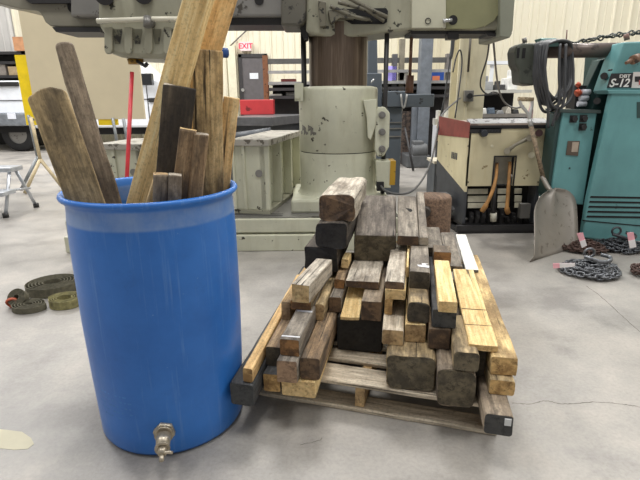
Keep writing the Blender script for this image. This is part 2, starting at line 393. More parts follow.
# ------------------------------------------------------------------ pallet
PY = math.radians(-16.4)
pr = Vector((.632, 1.467, 0)); pu = Vector((math.cos(PY), math.sin(PY), 0)); pv = Vector((-math.sin(PY), math.cos(PY), 0))
pl0 = pr - pu*1.016
pal = empty('pallet', tuple(pl0), 'worn wooden shipping pallet on the concrete floor carrying the timber pile', 'pallet')
def palbox(name, u0, u1, v0, v1, z0, z1, mat='pallet'):
    L = u1-u0; w = v1-v0
    long_u = L > w
    if long_u: me = timber_mesh(name, w, z1-z0, L, mat, 'tan', .003, .001, seed=u0*7+v0*3+z0)
    else: me = timber_mesh(name, L, z1-z0, w, mat, 'tan', .003, .001, seed=u0*7+v0*3+z0)
    o = bpy.data.objects.new(name, me); COL.objects.link(o); o.parent = pal
    if long_u:
        loc = pu*u0+pv*((v0+v1)/2); rot = PY-PI/2
    else:
        loc = pu*((u0+u1)/2)+pv*v0; rot = PY
    o.matrix_local = Matrix.Translation((loc.x, loc.y, z0)) @ Matrix.Rotation(rot, 4, 'Z')
    return o
for u in (0.0, .49, .978): palbox('stringer', u, u+.038, .012, 1.2, .0185, .107, 'tan')
for v, w in ((0, .125), (.165, .09), (.305, .09), (.445, .09), (.585, .09), (.725, .09), (.865, .09), (1.08, .125)):
    palbox('deck_board', 0, 1.016, v, v+w, .1075, .1245)
for v, w in ((0, .09), (.55, .09), (1.11, .09)): palbox('bottom_board', 0, 1.016, v, v+w, .001, .018)

# ------------------------------------------------------------------ blue barrel
BC = Vector((-.577, 1.638, 0))
t = NT('blue_plastic'); v = t.coords((1, 1, 1), False)
base = t.ramp(t.noise(v, 3, 6, .6), [(.3, (36, 102, 184)), (.7, (56, 126, 212))])
vv = t.coords((26, 26, .9), False)
base = t.mix(t.ramp(t.noise(vv, 1.6, 5, .7), [(.56, (0, 0, 0)), (.74, (150, 150, 150))]), base, (140, 176, 216))
base = t.mix(t.ramp(t.noise(v, 13, 8, .7), [(.58, (0, 0, 0)), (.72, (100, 100, 100))]), base, (24, 58, 118))
base = t.mix(t.ramp(t.noise(v, 40, 8, .7), [(.66, (0, 0, 0)), (.72, (150, 150, 150))]), base, (156, 184, 210))
sx = t.n('ShaderNodeSeparateXYZ'); t.l(v, sx.inputs[0])
band = t.ramp(sx.outputs[2], [(.80, (0, 0, 0)), (.807, (210, 210, 210)), (.858, (190, 190, 190)), (.864, (0, 0, 0))])
bn = t.ramp(t.noise(v, 9, 5), [(.35, (170, 170, 170)), (.6, (255, 255, 255))])
base = t.mix(t.mix(1.0, band, bn, 'MULTIPLY'), base, (150, 172, 204))
t.bump(t.noise(v, 3, 2), .15, .02)
blue = t.fin(base, .38)
bar = empty('plastic_barrel', tuple(BC), 'tall open-topped blue plastic barrel on the floor, filled with wood offcuts', 'barrel')
R = .277
prof = [(0, .012), (.240, .004), (.258, .006), (.264, .018), (.266, .08), (.272, .25), (R, .45), (R, .73), (.274, .81), (.271, .852), (.276, .868), (.288, .874), (.291, .881), (.288, .889), (.279, .891), (.270, .884), (.267, .85), (.270, .73), (.270, .45), (.265, .25), (.257, .08), (.248, .02), (0, .022)]
MB().lathe(BC, prof, 72).build('barrel_body', blue, bar)
brass = plain('worn_nickel', (178, 168, 150), .4, .7, var=.15, scale=60)
vp = G(165, 440, .08); d = Vector((vp.x-BC.x, vp.y-BC.y, 0)).normalized(); sp = BC+d*.254+Vector((0, 0, .108))
val = MB(); val.cyl(sp, sp+d*.030, .036, n=6); val.cyl(sp+d*.030, sp+d*.038, .031, n=20)
q = sp+d*.036; q2 = q+d*.044+Vector((0, 0, -.016)); val.cyl(q, q2, .025, .022, 16); val.cyl(q2, q2+d*.004, .025, n=16)
q3 = q2+d*.022+Vector((0, 0, -.008)); val.cyl(q2, q3, .016, .013, 14)
val.tube([q3, q3+d*.012+Vector((0, 0, -.006)), q3+d*.014+Vector((0, 0, -.012))], .008, 10)
vo = val.build('drain_valve', brass, bar); vo['label'] = 'hexagonal metal drain valve low on the front'
hd = MB(); sd = Vector((-d.y, d.x, 0)); hd.box(q3+Vector((-.004, -.004, -.004)), q3+Vector((.004, .004, .014)))
hd.tube([q3+Vector((0, 0, .006)), q3+sd*.02+Vector((0, 0, .008)), q3+sd*.034+Vector((0, 0, .003))], [.005, .006, .005], 8)
h = hd.build('valve_handle', brass, vo)
h.location = (0, 0, 0)
# moulded lettering panel low on the left
eb = MB()
for r_ in range(5):
    zz = .235-r_*.022
    for c_ in range(9 if r_ < 4 else 6):
        an = math.radians(229+c_*3.6); wd = .006+.004*((r_*7+c_*5) % 3)
        rz_ = .2662+.006*(zz-.08)/.17; p = BC+Vector((math.cos(an)*rz_, math.sin(an)*rz_, zz)); tn = Vector((-math.sin(an), math.cos(an), 0))
        nn = Vector((math.cos(an), math.sin(an), 0))
        if (r_*5+c_*3) % 4: eb.prism([p-tn*wd/2-Vector((0, 0, .0022)), p+tn*wd/2-Vector((0, 0, .0022)), p+tn*wd/2+Vector((0, 0, .0022)), p-tn*wd/2+Vector((0, 0, .0022))], -nn*.002)
eo = eb.build('moulded_marking', plain('scuffed_blue', (66, 128, 200), .5), bar)

# wood in the barrel
BWOOD = 'wood offcuts standing in the blue barrel'
def beam_in(name, lo, y1, hi, y2, w, th, side, end, label, z0=.03, twist=0, rnd=.005, arch=0, extra=0.0, rough=.0015):
    a, b = Y(*lo, y1), Y(*hi, y2); d = (b-a).normalized()
    bot = a+d*((z0-a.z)/d.z); L = (b-bot).length+extra
    me = timber_mesh(name, w, th, L, side, end, rnd, rough, seed=w*90+th*31+L, arch=arch)
    o = bpy.data.objects.new(name, me); COL.objects.link(o)
    # local y runs from the visible top downwards
    yv = -d; toc = (Vector((0, 0, H))-b); toc = (toc-yv*toc.dot(yv)).normalized()
    xv = yv.cross(toc).normalized(); zv = xv.cross(yv)
    Rm = Matrix((xv, yv, zv)).transposed().to_4x4()
    top = bot+d*L
    o.matrix_world = Matrix.Translation(top) @ Rm @ Matrix.Rotation(math.radians(twist), 4, 'Y') @ Matrix.Translation((0, 0, -th/2))
    tag(o, label, 'wood offcut', BWOOD); o['_org'] = list(top); return o
b1 = beam_in('plank', (85, 200), 1.50, (45, 88), 1.50, .110, .035, 'old', 'grey', 'wide weathered plank with a rounded top leaning on the barrel\'s left rim', rnd=.012, arch=7)
beam_in('wood_strip', (112, 200), 1.62, (63, 45), 1.70, .058, .045, 'driftw', 'grey', 'tall narrow grey-purple strip leaning left behind the wide weathered plank', rnd=.014, rough=.003, arch=8)
beam_in('board', (143, 196), 1.64, (198, 0), 1.66, .084, .05, 'yellow', 'pine', 'very long clean pine beam leaning right and running out of the top of the photo', z0=.29, twist=18, extra=.35)
beam_in('board', (167, 190), 1.80, (223, 0), 1.80, .088, .035, 'pine', 'pine', 'long orange-tinted pine board behind the weathered seamed plank, reaching the top of the photo', z0=.33, extra=.3)
beam_in('plank', (209, 190), 1.69, (207.5, 50), 1.71, .100, .03, 'old2', 'tan', 'upright weathered plank with dark worn patches and a flat sawn top', rnd=.004)
beam_in('wood_strip', (191, 190), 1.745, (195, 50), 1.775, .03, .03, 'fence', 'tan', 'narrow tan strip directly left of the upright weathered plank')
beam_in('timber', (170, 190), 1.58, (180, 86), 1.59, .098, .055, 'darkf', 'lgrey', 'dark-faced upright timber with a pale grey top, in front of the long pine beams', rnd=.004, z0=.1)
beam_in('timber', (180, 196), 1.505, (188, 130), 1.505, .050, .042, 'brown', 'pine', 'left one of two joined brown posts with pale tops, front right of the barrel', z0=.30, rnd=.004)
beam_in('timber', (195, 196), 1.51, (201, 134), 1.51, .046, .042, 'brown', 'lgrey', 'right one of two joined brown posts, grey-topped, front right of the barrel', z0=.30, rnd=.006)
beam_in('timber', (160, 200), 1.455, (160.5, 174), 1.455, .042, .044, 'driftw', 'tan', 'left half of a low pair of square posts just above the barrel rim', rnd=.004, z0=.1)
beam_in('timber', (174.5, 200), 1.456, (175, 174), 1.456, .040, .044, 'driftw', 'lgrey', 'right half of a low pair of square posts just above the barrel rim', rnd=.004, z0=.1)
beam_in('wood_strip', (222, 190), 1.74, (232, 97), 1.74, .055, .03, 'pine', 'pine', 'pale narrow board leaning on the barrel\'s right rim')
beam_in('wood_strip', (152, 200), 1.50, (158, 180), 1.50, .03, .02, 'pine', 'pine', 'thin pale slat squeezed behind the low square posts', z0=.35)

# ------------------------------------------------------------------ floor
t = NT('concrete'); tc = t.n('ShaderNodeTexCoord'); v = tc.outputs['Object']
big = t.noise(v, .55, 6, .6); mid = t.noise(v, 3.0, 8, .65); fine = t.noise(v, 70, 5, .7); sp = t.noise(v, 22, 6, .7)
col = t.ramp(big, [(.3, (144, 140, 136)), (.5, (160, 156, 150)), (.7, (176, 170, 162))])
col = t.mix(t.ramp(mid, [(.36, (210, 210, 210)), (.5, (0, 0, 0))]), col, (128, 124, 120))
col = t.mix(t.ramp(mid, [(.52, (0, 0, 0)), (.68, (200, 200, 200))]), col, (188, 181, 172))
col = t.mix(t.ramp(sp, [(.60, (0, 0, 0)), (.72, (140, 140, 140))]), col, (128, 124, 120))
col = t.mix(t.ramp(fine, [(.3, (215, 215, 215)), (.6, (255, 255, 255))]), (0, 0, 0), col) if False else t.mix(.35, col, t.ramp(fine, [(.3, (190, 190, 190)), (.6, (255, 255, 255))]), 'MULTIPLY')
t.bump(fine, .25, .002)
conc = t.fin(col, t.ramp(mid, [(.3, (150, 150, 150)), (.7, (190, 190, 190))]))
fl = MB(); fl.box((-14, -3, -.1), (12, 14.6, 0)); struct(fl.build('floor', conc))
crk = plain('crack_dark', (96, 90, 84), .9)
def crack(px, wd=.0035, jit=.008):
    P = spl([G(a, b, 0) for a, b in px], 10); m = MB(); L = []; Rr = []
    for i, p in enumerate(P):
        q = p+Vector((random.uniform(-jit, jit), random.uniform(-jit, jit), .0004))
        d = (P[min(i+1, len(P)-1)]-P[max(0, i-1)]).normalized(); nrm = Vector((-d.y, d.x, 0))*wd*random.uniform(.5, 1.2)/2
        L.append(q+nrm); Rr.append(q-nrm)
    n = len(P); m.add(L+Rr, [(i, i+1, n+i+1, n+i) for i in range(n-1)])
    return struct(m.build('floor_crack', crk))
crack([(512, 403), (530, 404), (545, 401), (565, 404), (595, 402), (620, 404), (640, 407)], .0035, .002)
crack([(586, 286), (600, 296), (622, 316), (640, 332)], .004, .002)
crack([(300, 445), (318, 441), (322, 438)], .002, .002)
m = MB(); pts = [(-30, 431), (-12, 428), (6, 430), (22, 432), (31, 438), (34, 444), (28, 449), (14, 450), (-4, 448), (-30, 447)]
m.prism([G(a, b, 0) for a, b in pts], (0, 0, .0012)); struct(m.build('floor_paint_patch', plain('cream_paint', (190, 184, 160), .6, var=.04)))

# ------------------------------------------------------------------ walls
def ribbed(name, c1, c2, pitch=.3, axis=0, rough=.45):
    t = NT(name); tc = t.n('ShaderNodeTexCoord'); sx = t.n('ShaderNodeSeparateXYZ'); t.l(tc.outputs['Object'], sx.inputs[0])
    n = t.noise(tc.outputs['Object'], .8, 4)
    col = t.ramp(n, [(.3, c1), (.7, c2)])
    return t.fin(col, rough)
cream = ribbed('cream_sheet_metal', (226, 219, 196), (232, 227, 208))
greyw = ribbed('grey_sheet_metal', (186, 184, 180), (206, 204, 200))
def rib_wall(name, x0, x1, y, z1, mat, pitch=.3, vertical_axis='x', holes=()):
    """sheet wall facing -y with raised trapezoid ribs"""
    m = MB(); xs = []; x = x0
    while x < x1-.001:
        xs += [(x, 0), (x+pitch*.08, -.035), (x+pitch*.16, -.035), (x+pitch*.24, 0), (x+pitch*.56, 0), (x+pitch*.6, -.012), (x+pitch*.64, 0)]; x += pitch
    xs.append((x1, 0)); xs = [q for q in xs if q[0] <= x1]
    a = [Vector((x, y+d, 0)) for x, d in xs]; b = [p+Vector((0, 0, z1)) for p in a]; n = len(a)
    m.add(a+b, [(i, i+1, i+1+n, i+n) for i in range(n-1)])
    m.box((x0, y+.04, 0), (x1, y+.12, z1))
    return m.build(name, mat)
WY = 14.4
struct(rib_wall('wall_back', -8.4, 12, WY, 6, cream, .32))
struct(rib_wall('wall_back_left', -14, -8.4, WY-.05, 6, greyw, .42))
m = MB(); m.box((-14.1, -3, 0), (-14, WY, 6)); struct(m.build('wall_left', greyw))
m = MB(); m.box((11.9, -3, 0), (12, WY, 6)); struct(m.build('wall_right', cream))
# closer partition on the right, from the building column to the right wall
struct(rib_wall('wall_right_back', 3.52, 11.9, 10.4, 6, cream, .33))
m = MB(); m.box((3.42, 10.4, 0), (3.52, WY-.04, 6)); struct(m.build('wall_right_return', cream))

# back door with frame and exit sign
a = Y(238, 54, WY-.1); b = Y(267, 54, WY-.1)
door_m = plain('door_grey', (92, 88, 90), .5, var=.06)
dr = empty('door_1', (a.x, WY-.1, 0), None, None); dr['kind'] = 'structure'
m = MB(); m.box((a.x+.08, WY-.09, 0), (b.x-.08, WY-.04, a.z-.08)); m.build('door_leaf', door_m, dr)
m = MB(); m.box((a.x, WY-.12, 0), (a.x+.09, WY-.04, a.z)); m.box((b.x-.09, WY-.12, 0), (b.x, WY-.04, a.z)); m.box((a.x, WY-.12, a.z-.09), (b.x, WY-.04, a.z)); m.build('door_frame', plain('frame_dark', (48, 46, 48), .5), dr)
m = MB(); k = Y(243, 90, WY-.1); m.cyl((k.x, WY-.15, k.z), (k.x, WY-.09, k.z), .045); m.build('door_knob', plain('knob_metal', (190, 190, 188), .3, .6), dr)
m = MB(); k = Y(254, 76, WY-.1); m.box((k.x-.12, WY-.105, k.z-.08), (k.x+.12, WY-.092, k.z+.08)); m.build('door_notice', plain('paper_white', (220, 224, 230), .6, var=.02), dr)
m = MB(); p0 = Y(231, 50, WY-.12); m.box((p0.x-.1, WY-.2, 0), (p0.x+.12, WY-.04, p0.z+.1)); struct(m.build('trim_1', plain('cream_trim', (222, 216, 192), .5, var=.04)))
ex = empty('exit_sign', tuple(Y(246, 51, WY-.12)), 'small lit red and white exit sign above the dark door', 'exit sign')
e0, e1 = Y(240.5, 42, WY-.12), Y(251.5, 51, WY-.12)
m = MB(); m.box((e0.x, WY-.2, e1.z), (e1.x, WY-.06, e0.z)); eb_ = m.build('sign_case', plain('sign_white', (236, 214, 214), .4, var=.02), ex)
def emit(name, c, s):
    m = bpy.data.materials.new(name); m.use_nodes = True; b = m.node_tree.nodes['Principled BSDF']
    b.inputs['Base Color'].default_value = rgb(c); b.inputs['Emission Color'].default_value = rgb(c); b.inputs['Emission Strength'].default_value = s
    return m
cx, cz = (e0.x+e1.x)/2, (e0.z+e1.z)/2
text('sign_lettering', 'EXIT', .19, emit('exit_red', (230, 40, 70), 1.0), Matrix.Translation((cx, WY-.203, cz)) @ Matrix.Rotation(PI/2, 4, 'X'), ex)
# conduit slanting on the wall
m = MB(); m.tube([Y(228, 48, WY-.12), Y(249, 28, WY-.12)], .02, 6); tag(m.build('conduit', plain('conduit_grey', (110, 106, 100), .5)), 'thin grey conduit slanting up the cream wall beside the exit sign', 'conduit')

# ------------------------------------------------------------------ radial drill
GP = worn('pale_green_enamel', (197, 197, 176), (62, 58, 48), .4, .635, 13, grime=(158, 152, 122))
GP2 = worn('pale_green_enamel_greasy', (150, 148, 130), (50, 48, 40), .4, .615, 14, grime=(108, 102, 82))
GREY_M = worn('worn_steel', (128, 126, 122), (80, 76, 70), .4, .6, 9, metal=.4)
BLACK_M = plain('black_iron', (34, 33, 34), .5)
DARK_M = plain('dark_recess', (22, 21, 22), .8)
CHROME = plain('bright_steel', (196, 198, 200), .25, .7, var=.06)
OLIVE = worn('olive_enamel', (132, 131, 98), (84, 80, 60), .4, .66, 12)
t = NT('turned_column_steel'); v = t.coords((4.5, 4.5, .25), False)
c_ = t.ramp(t.noise(v, 3, 5, .7), [(.3, (72, 60, 50)), (.5, (96, 82, 70)), (.7, (136, 122, 108))])
COLM = t.fin(c_, .35, .55)
rd = empty('radial_drill', (.165, 4.27, 0), 'large pale green radial drilling machine with a thick column and overhead arm', 'drilling machine')
m = MB()
bx0, bx1 = -2.05, .66
m.box((bx0, 3.70, 0), (bx1, 5.4, .135)); m.box((bx0+.02, 3.72, .15), (bx1-.01, 5.4, .262)); m.box((bx0+.04, 3.75, .13), (bx1-.03, 5.38, .155))
m.build('base_plate', GP, rd, bevel=.008)
m = MB()
m.box((bx0+.05, 3.75, .262), (bx1-.03, 5.36, .272))
bt = m.build('base_table_surface', GREY_M, rd)
for yy in (3.78, 3.84): MB().box((bx0+.1, yy, .272), (-.3, yy+.02, .2735)).build('t_slot', DARK_M, rd)
CX, CY = .165, 4.27
m = MB(); m.box((CX-.40, CY-.40, .27), (CX+.42, CY+.40, .385)); m.build('column_foot', GP, rd, bevel=.02)
m = MB(); m.lathe((CX, CY, 0), [(.36, .385), (.342, .40), (.333, .43), (.333, .743)], 64)
m.build('casing_foot', GP, rd)
m = MB(); m.lathe((CX, CY, 0), [(.326, .742), (.326, .750)], 64); m.build('casing_seam', DARK_M, rd)
m = MB(); m.lathe((CX, CY, 0), [(.332, .749), (.334, .752), (.334, 1.235), (.333, 1.25), (.327, 1.265), (.29, 1.274), (.23, 1.276)], 64)
m.box((CX-.36, CY-.20, 1.16), (CX-.29, CY-.05, 1.30)); m.cyl((CX-.335, CY-.17, 1.2), (CX-.335, CY-.225, 1.2), .02)
m.build('column_casing', GP, rd)
m = MB(); m.lathe((CX, CY, 0), [(.243, 1.27), (.243, 1.75)], 64); m.build('column', COLM, rd)
m = MB(); m.prism([Y(363, 100, 3.97), Y(377, 99, 3.97), Y(376, 125, 3.97), Y(371, 140, 3.97), Y(368, 138, 3.97), Y(367, 118, 3.97)], (0, .2, 0)); m.build('casing_rib', GP, rd, bevel=.006)
m = MB()
for k in range(7):
    a_ = math.radians(202+k*5.2); zz = .905+.02*((k*5) % 3); hh_ = .015+.012*((k*7) % 3)
    q_ = [Vector((CX+.3345*math.cos(a_+w_), CY+.3345*math.sin(a_+w_), zz+z_)) for w_, z_ in ((-.05, -hh_), (.045, -hh_*.5), (.05, hh_*.6), (-.04, hh_))]
    m.prism(q_, Vector((math.cos(a_), math.sin(a_), 0))*.0012)
o = m.build('paint_scrape', plain('scrape_grey', (104, 102, 94), .5, var=.3, scale=40), rd); o['label'] = 'bare grey scrape on the casing'
# latch plate with two bolts
lx = Y(383, 133, 3.98)
m = MB(); m.slab([(375, 112), (378, 107), (385, 107), (390, 113), (389, 147), (384, 156), (378, 157), (375, 150)], 3.98, .10)
lt = m.build('clamp_plate', GP, rd, bevel=.008)
for yy in (115, 132, 149):
    m = MB(); p = Y(382, yy, 3.98); m.cyl(p-Vector((0, .03, 0)), p+Vector((0, .01, 0)), .026, .030, 20); m.cyl(p-Vector((0, .055, 0)), p, .016, n=6)
    m.build('clamp_bolt', GREY_M, lt)
m = MB(); m.slab([(376, 161), (391, 161), (391, 188), (377, 188)], 3.96, .16); jb = m.build('junction_box', GP, rd, bevel=.006)
m = MB(); m.slab([(390.5, 161), (396, 161), (395, 185), (389.5, 185)], 3.955, .17); o = m.build('warning_plate', worn('ochre_plate', (176, 138, 40), (90, 66, 30), .5, .55), rd); o['label'] = 'ochre yellow warning plate'
m = MB(); m.slab([(377, 182), (384, 182), (384, 191), (377, 191)], 3.94, .06); m.build('cable_gland', BLACK_M, jb)

# arm: outlines at real distance, swept back
AY = 3.93
m = MB(); m.slab([(306, -40), (306, 30), (309, 34), (330, 37), (352, 37), (380, 33), (412, 30), (445, 30), (452, 30), (500, 30), (500, -40)], AY+.1, .50)
am = m.build('arm_casting', GP2, rd, bevel=.02)
m = MB(); m.slab([(281, -60), (281, 4), (281, 26), (300, 26), (306, 20), (306, -60)], AY+.05, .4); m.build('arm_collar', worn('greasy_dark_casting', (92, 89, 80), (44, 42, 38), .45, .58, 12), rd, bevel=.02)
m = MB(); m.slab([(345, 9), (386, 8), (388, 11), (387, 22), (384, 24), (352, 24), (345, 20)], AY+.09, .02); m.build('arm_cavity', DARK_M, rd)
m = MB()
for a_, b_, c1 in (((338, 2), (366, 10), (384, 21)), ((345, -4), (372, 10), (387, 17)), ((330, 6), (352, 16), (372, 20))):
    m.tube(spl([Y(a_[0], a_[1], AY+.02), Y(b_[0], b_[1], AY+.03), Y(c1[0], c1[1], AY+.08)]), .016, 8)
m.slab([(318, 0), (326, 2), (326, 26), (320, 27)], AY+.03, .08); m.slab([(328, 10), (344, 8), (356, 14), (354, 19), (340, 18), (331, 24)], AY+.02, .08)
m.cyl(Y(333, 27, AY+.09), Y(333, 27, AY+.11), .01)
m.build('arm_linkage', worn('oily_linkage', (104, 100, 86), (34, 33, 30), .4, .54, 22), rd, bevel=.004)
m = MB(); m.slab([(412, -30), (446, -30), (446, 28), (412, 28)], AY+.06, .06); pp = m.build('arm_cover_plate', worn('pale_cover', (182, 180, 160), (90, 88, 76), .4, .68), rd, bevel=.003)
m = MB(); P = Y(428, 21, AY+.055); m.tube([P+Vector((.02*math.cos(2*PI*i/20), 0, .02*math.sin(2*PI*i/20))) for i in range(20)], .003, 6, closed=True); m.build('cover_ring', DARK_M, pp)
m = MB(); m.slab([(446, -30), (502, -30), (502, 2), (500, 12), (494, 21), (486, 26), (474, 29), (446, 29)], AY+.075, .06); m.build('arm_panel', OLIVE, rd, bevel=.003)
m = MB(); P = Y(453, 20, AY+.072); m.cyl(P, P+Vector((0, .02, 0)), .035); m.build('shaft_opening', DARK_M, rd)
m = MB(); m.cyl(Y(443, 21, AY+.05), Y(452, 20, AY+.05), .014); m.build('control_shaft', CHROME, rd)
m = MB(); m.slab([(500, -30), (517, -30), (513, 30), (510, 38), (500, 37)], AY+.03, .52); m.build('arm_end_cap', worn('grey_green', (128, 130, 116), (84, 80, 70), .4, .66), rd, bevel=.008)
m = MB(); m.slab([(411, 30.5), (500, 30.5), (500, 34), (411, 34)], AY+.14, .3); m.slab([(448, 32), (459, 32), (459, 39), (448, 39)], AY+.12, .1); m.slab([(486, 33), (512, 33), (510, 37), (488, 36)], AY+.12, .2); m.build('arm_underside_rail', BLACK_M, rd)
# left hand part of the arm
m = MB(); m.slab([(70, -45), (285, -45), (285, 17), (70, 17)], AY+.12, .40); m.build('arm_beam', GREY_M, rd, bevel=.02)
m = MB(); m.slab([(150, 17), (288, 17), (288, 25), (150, 25)], AY+.16, .34); m.build('arm_slideway', BLACK_M, rd)
m = MB(); m.slab([(-20, -30), (110, -30), (110, 27), (58, 27), (50, 26), (45, 22), (41, 14), (38, 11), (20, 9), (0, 4), (-20, 0)], AY+.2, .36); e_ = m.build('arm_bracket', worn('grey_bracket', (128, 124, 110), (84, 78, 68), .4, .62, 5), rd, bevel=.01)
m = MB(); m.slab([(52, 27), (100, 27), (100, 32), (56, 32)], AY+.18, .36); m.slab([(20, -4), (110, -4), (110, 3), (30, 3)], AY+.16, .05); m.build('bracket_edge', BLACK_M, rd)
P = Y(73, 7, AY+.19); MB().cyl(P, P+Vector((0, .02, 0)), .045).build('bolt_hole', DARK_M, rd)
P = Y(259, 0, AY+.11); MB().cyl(P, P+Vector((0, .02, 0)), .035).build('bolt_hole', DARK_M, rd)
# elevating screws either side of the column
m = MB(); m.cyl((Y(303.5, 50, 4.2).x, 4.2, .39), (Y(303.5, 50, 4.2).x, 4.2, 1.8), .022); m.build('elevating_screw', BLACK_M, rd)
m = MB(); m.slab([(297, 5), (308, 5), (308, 38), (304, 40), (300, 28)], 4.1, .2); m.build('screw_nut', BLACK_M, rd)
m = MB(); m.cyl((Y(386.5, 50, 4.1).x, 4.1, .39), (Y(386.5, 50, 4.1).x, 4.1, 1.8), .019); m.build('elevating_screw', BLACK_M, rd)
m = MB(); m.cyl((Y(411, 50, 4.3).x, 4.3, 1.33), (Y(411, 50, 4.3).x, 4.3, 1.8), .013); m.cyl((Y(411, 50, 4.3).x, 4.3, 1.22), (Y(411, 50, 4.3).x, 4.3, 1.36), .034); m.build('feed_shaft', worn('rusty_shaft', (110, 78, 62), (150, 120, 96), .5, .6), rd)
# drill head
HY = 3.45
m = MB(); m.slab([(97, -60), (97, 20), (99, 27), (103, 33), (104, 46), (109, 53), (120, 57), (160, 59), (178, 54), (184, 42), (184, -60)], HY, .5)
hh = m.build('drill_head', GP2, rd, bevel=.03)
slot_m = worn('slot_metal', (104, 102, 84), (40, 38, 32), .5, .55)
for a_, b_ in ((112, 122), (132, 142), (152, 161), (170, 178)):
    MB().slab([(a_+1, 29), (b_, 29), (b_, 32), (b_-2, 44), (a_+3, 44), (a_+1, 32)], HY-.004, .03).build('head_slot', slot_m, hh)
for a_ in (104, 124, 144, 163):
    MB().slab([(a_, 27), (a_+8, 27), (a_+8, 50), (a_+6, 54), (a_+2, 54), (a_, 50)], HY-.025, .03).build('head_rib', GP2, hh, bevel=.006)
m = MB(); m.tube([Y(97, 21, HY-.05), Y(150, 19, HY-.05), Y(180, 19, HY-.04)], .016, 10); m.build('grease_pipe', worn('pale_pipe', (208, 204, 186), (120, 110, 96), .4, .64), hh)
m = MB(); P = Y(148, 22, HY-.06); m.cyl(P-Vector((0, .02, .03)), P+Vector((0, 0, .03)), .025); m.cyl(P, P+Vector((0, .06, 0)), .03); m.build('pipe_fitting', GREY_M, hh)
m = MB(); P = Y(135, 56, HY+.12); m.cyl(P+Vector((0, 0, .04)), P-Vector((0, 0, .02)), .05, .04); m.cyl(P-Vector((0, 0, .02)), P-Vector((0, 0, .055)), .055, .05); sp_ = m.build('spindle_nose', worn('brass', (150, 116, 50), (60, 46, 26), .4, .56, metal=.5), hh)
m = MB(); m.tube([Y(137, 61, HY+.08), Y(145, 66, HY+.05)], .012, 8); m.cyl(Y(145, 64, HY+.04), Y(147, 66, HY+.04), .018); m.build('spindle_lever', BLACK_M, hh)
for a_ in ((104, -5), (143, -6)): MB().cyl(Y(a_[0], a_[1], HY-.05), Y(a_[0], a_[1], HY+.05), .06).build('handwheel_hub', BLACK_M, hh)
m = MB(); m.slab([(184, -20), (196, -20), (192, 30), (184, 40)], HY+.1, .2); m.slab([(166, 50), (182, 46), (182, 66), (166, 70)], HY+.2, .2); m.build('head_motor_mount', BLACK_M, hh)
P = Y(225, 53, 3.3)
m = MB(); m.lathe(P-Vector((0, 0, .03)), [(0, 0), (.02, .002), (.026, .02), (.026, .045), (.018, .06), (0, .062)], 20); kn = m.build('lever_knob', plain('blue_knob', (38, 72, 128), .35), rd); kn['label'] = 'round blue plastic knob'
m = MB(); m.tube([P, Y(205, 44, 3.4), Y(184, 36, 3.5)], .009, 8); m.build('feed_lever', BLACK_M, rd)

# box tables on the base
def box_table(name, x, y, w, d, h, rz, label):
    r = empty(name, (x, y, .2745), label, 'machine table')
    Rm = Matrix.Translation((x, y, .2745)) @ Matrix.Rotation(rz, 4, 'Z')
    def tr(m_): m_.v = [Rm @ p for p in m_.v]; return m_
    m = MB(); m.box((0, 0, 0), (w, d, .03)); tr(m).build('table_foot', GP2, r)
    m = MB(); m.box((.015, .02, .03), (w-.075, d-.02, h-.05)); m.box((w-.08, .02, .03), (w-.03, .06, h-.05)); tr(m).build('table_body', GP, r, bevel=.006)
    for k in range(4): tr(MB().box((w-.08, .02+k*(d-.07)/3, .03), (w, .05+k*(d-.07)/3, h-.05))).build('table_rib', GP, r, bevel=.004)
    tr(MB().box((.0, .005, .03), (.02, .05, h-.05))).build('table_rib', GP, r, bevel=.004)
    tr(MB().box((w*.28, .002, .03), (w*.36, .03, h-.05))).build('table_rib', GP, r, bevel=.004)
    m = MB(); m.box((-.012, -.012, h-.05), (w+.012, d+.012, h)); tr(m).build('table_top', worn('worn_table_top', (164, 160, 150), (96, 90, 80), .5, .56, 14), r, bevel=.004)
    m = MB()
    m.cyl((w*.72, .022, h*.55), (w*.72, .012, h*.55), .03); tr(m).build('lifting_plug', GREY_M, r)
    return r
box_table('box_table', -.705, 3.89, .305, 1.15, .60, math.radians(-11), 'pale green cast iron box table with worn grey top beside the drill column')
box_table('box_table', -1.93, 4.25, .42, .6, .545, math.radians(-10), 'pale green box table behind the barrel, partly hidden by its wood')

# ------------------------------------------------------------------ red pole
m = MB(); a = Y(127, 176, 3.42); b = Y(132, 72, 3.5); d_ = (b-a)/(b-a).z; g_ = a-d_*(a.z-.0)
m.cyl(g_+Vector((0, 0, .004)), b, .014, n=14)
tag(m.build('pole', plain('red_paint', (198, 52, 60), .4)), 'thin upright red pole behind the barrel, in front of the beige panel', 'pole')

# ------------------------------------------------------------------ beige panel on trestles
BY = 6.9
beige = plain('beige_board', (196, 184, 156), .6, var=.03, scale=2)
yel = plain('yellow_paint', (238, 206, 22), .45, var=.04)
steelg = plain('grey_tube', (122, 126, 128), .4, .3)
tan_ = plain('tan_tube', (190, 174, 140), .5)
pn = empty('display_panel', (-3.2, BY, 0), 'large beige panel standing upright on tubular legs behind the barrel', 'panel')
m = MB(); m.box((-3.93, BY, .93), (-2.42, BY+.05, 2.36)); m.build('panel_board', beige, pn, bevel=.005)
m = MB(); m.box((-4.09, BY+.02, .86), (-3.90, BY+.07, 1.78)); m.build('yellow_backing', yel, pn); MB().box((-3.08, BY+.02, .85), (-2.82, BY+.07, .93)).build('yellow_backing', yel, pn)
def legs(name, x, y, z1, foot, mat):
    m = MB(); m.tube([(x, y, z1), (x+.03, y, .42)], .022, 8); m.tube([(x+.03, y, .44), (x-.16, y-foot, .012)], .022, 8); m.tube([(x+.03, y, .44), (x+.24, y+foot*.5, .012)], .022, 8)
    return m.build(name, mat, pn)
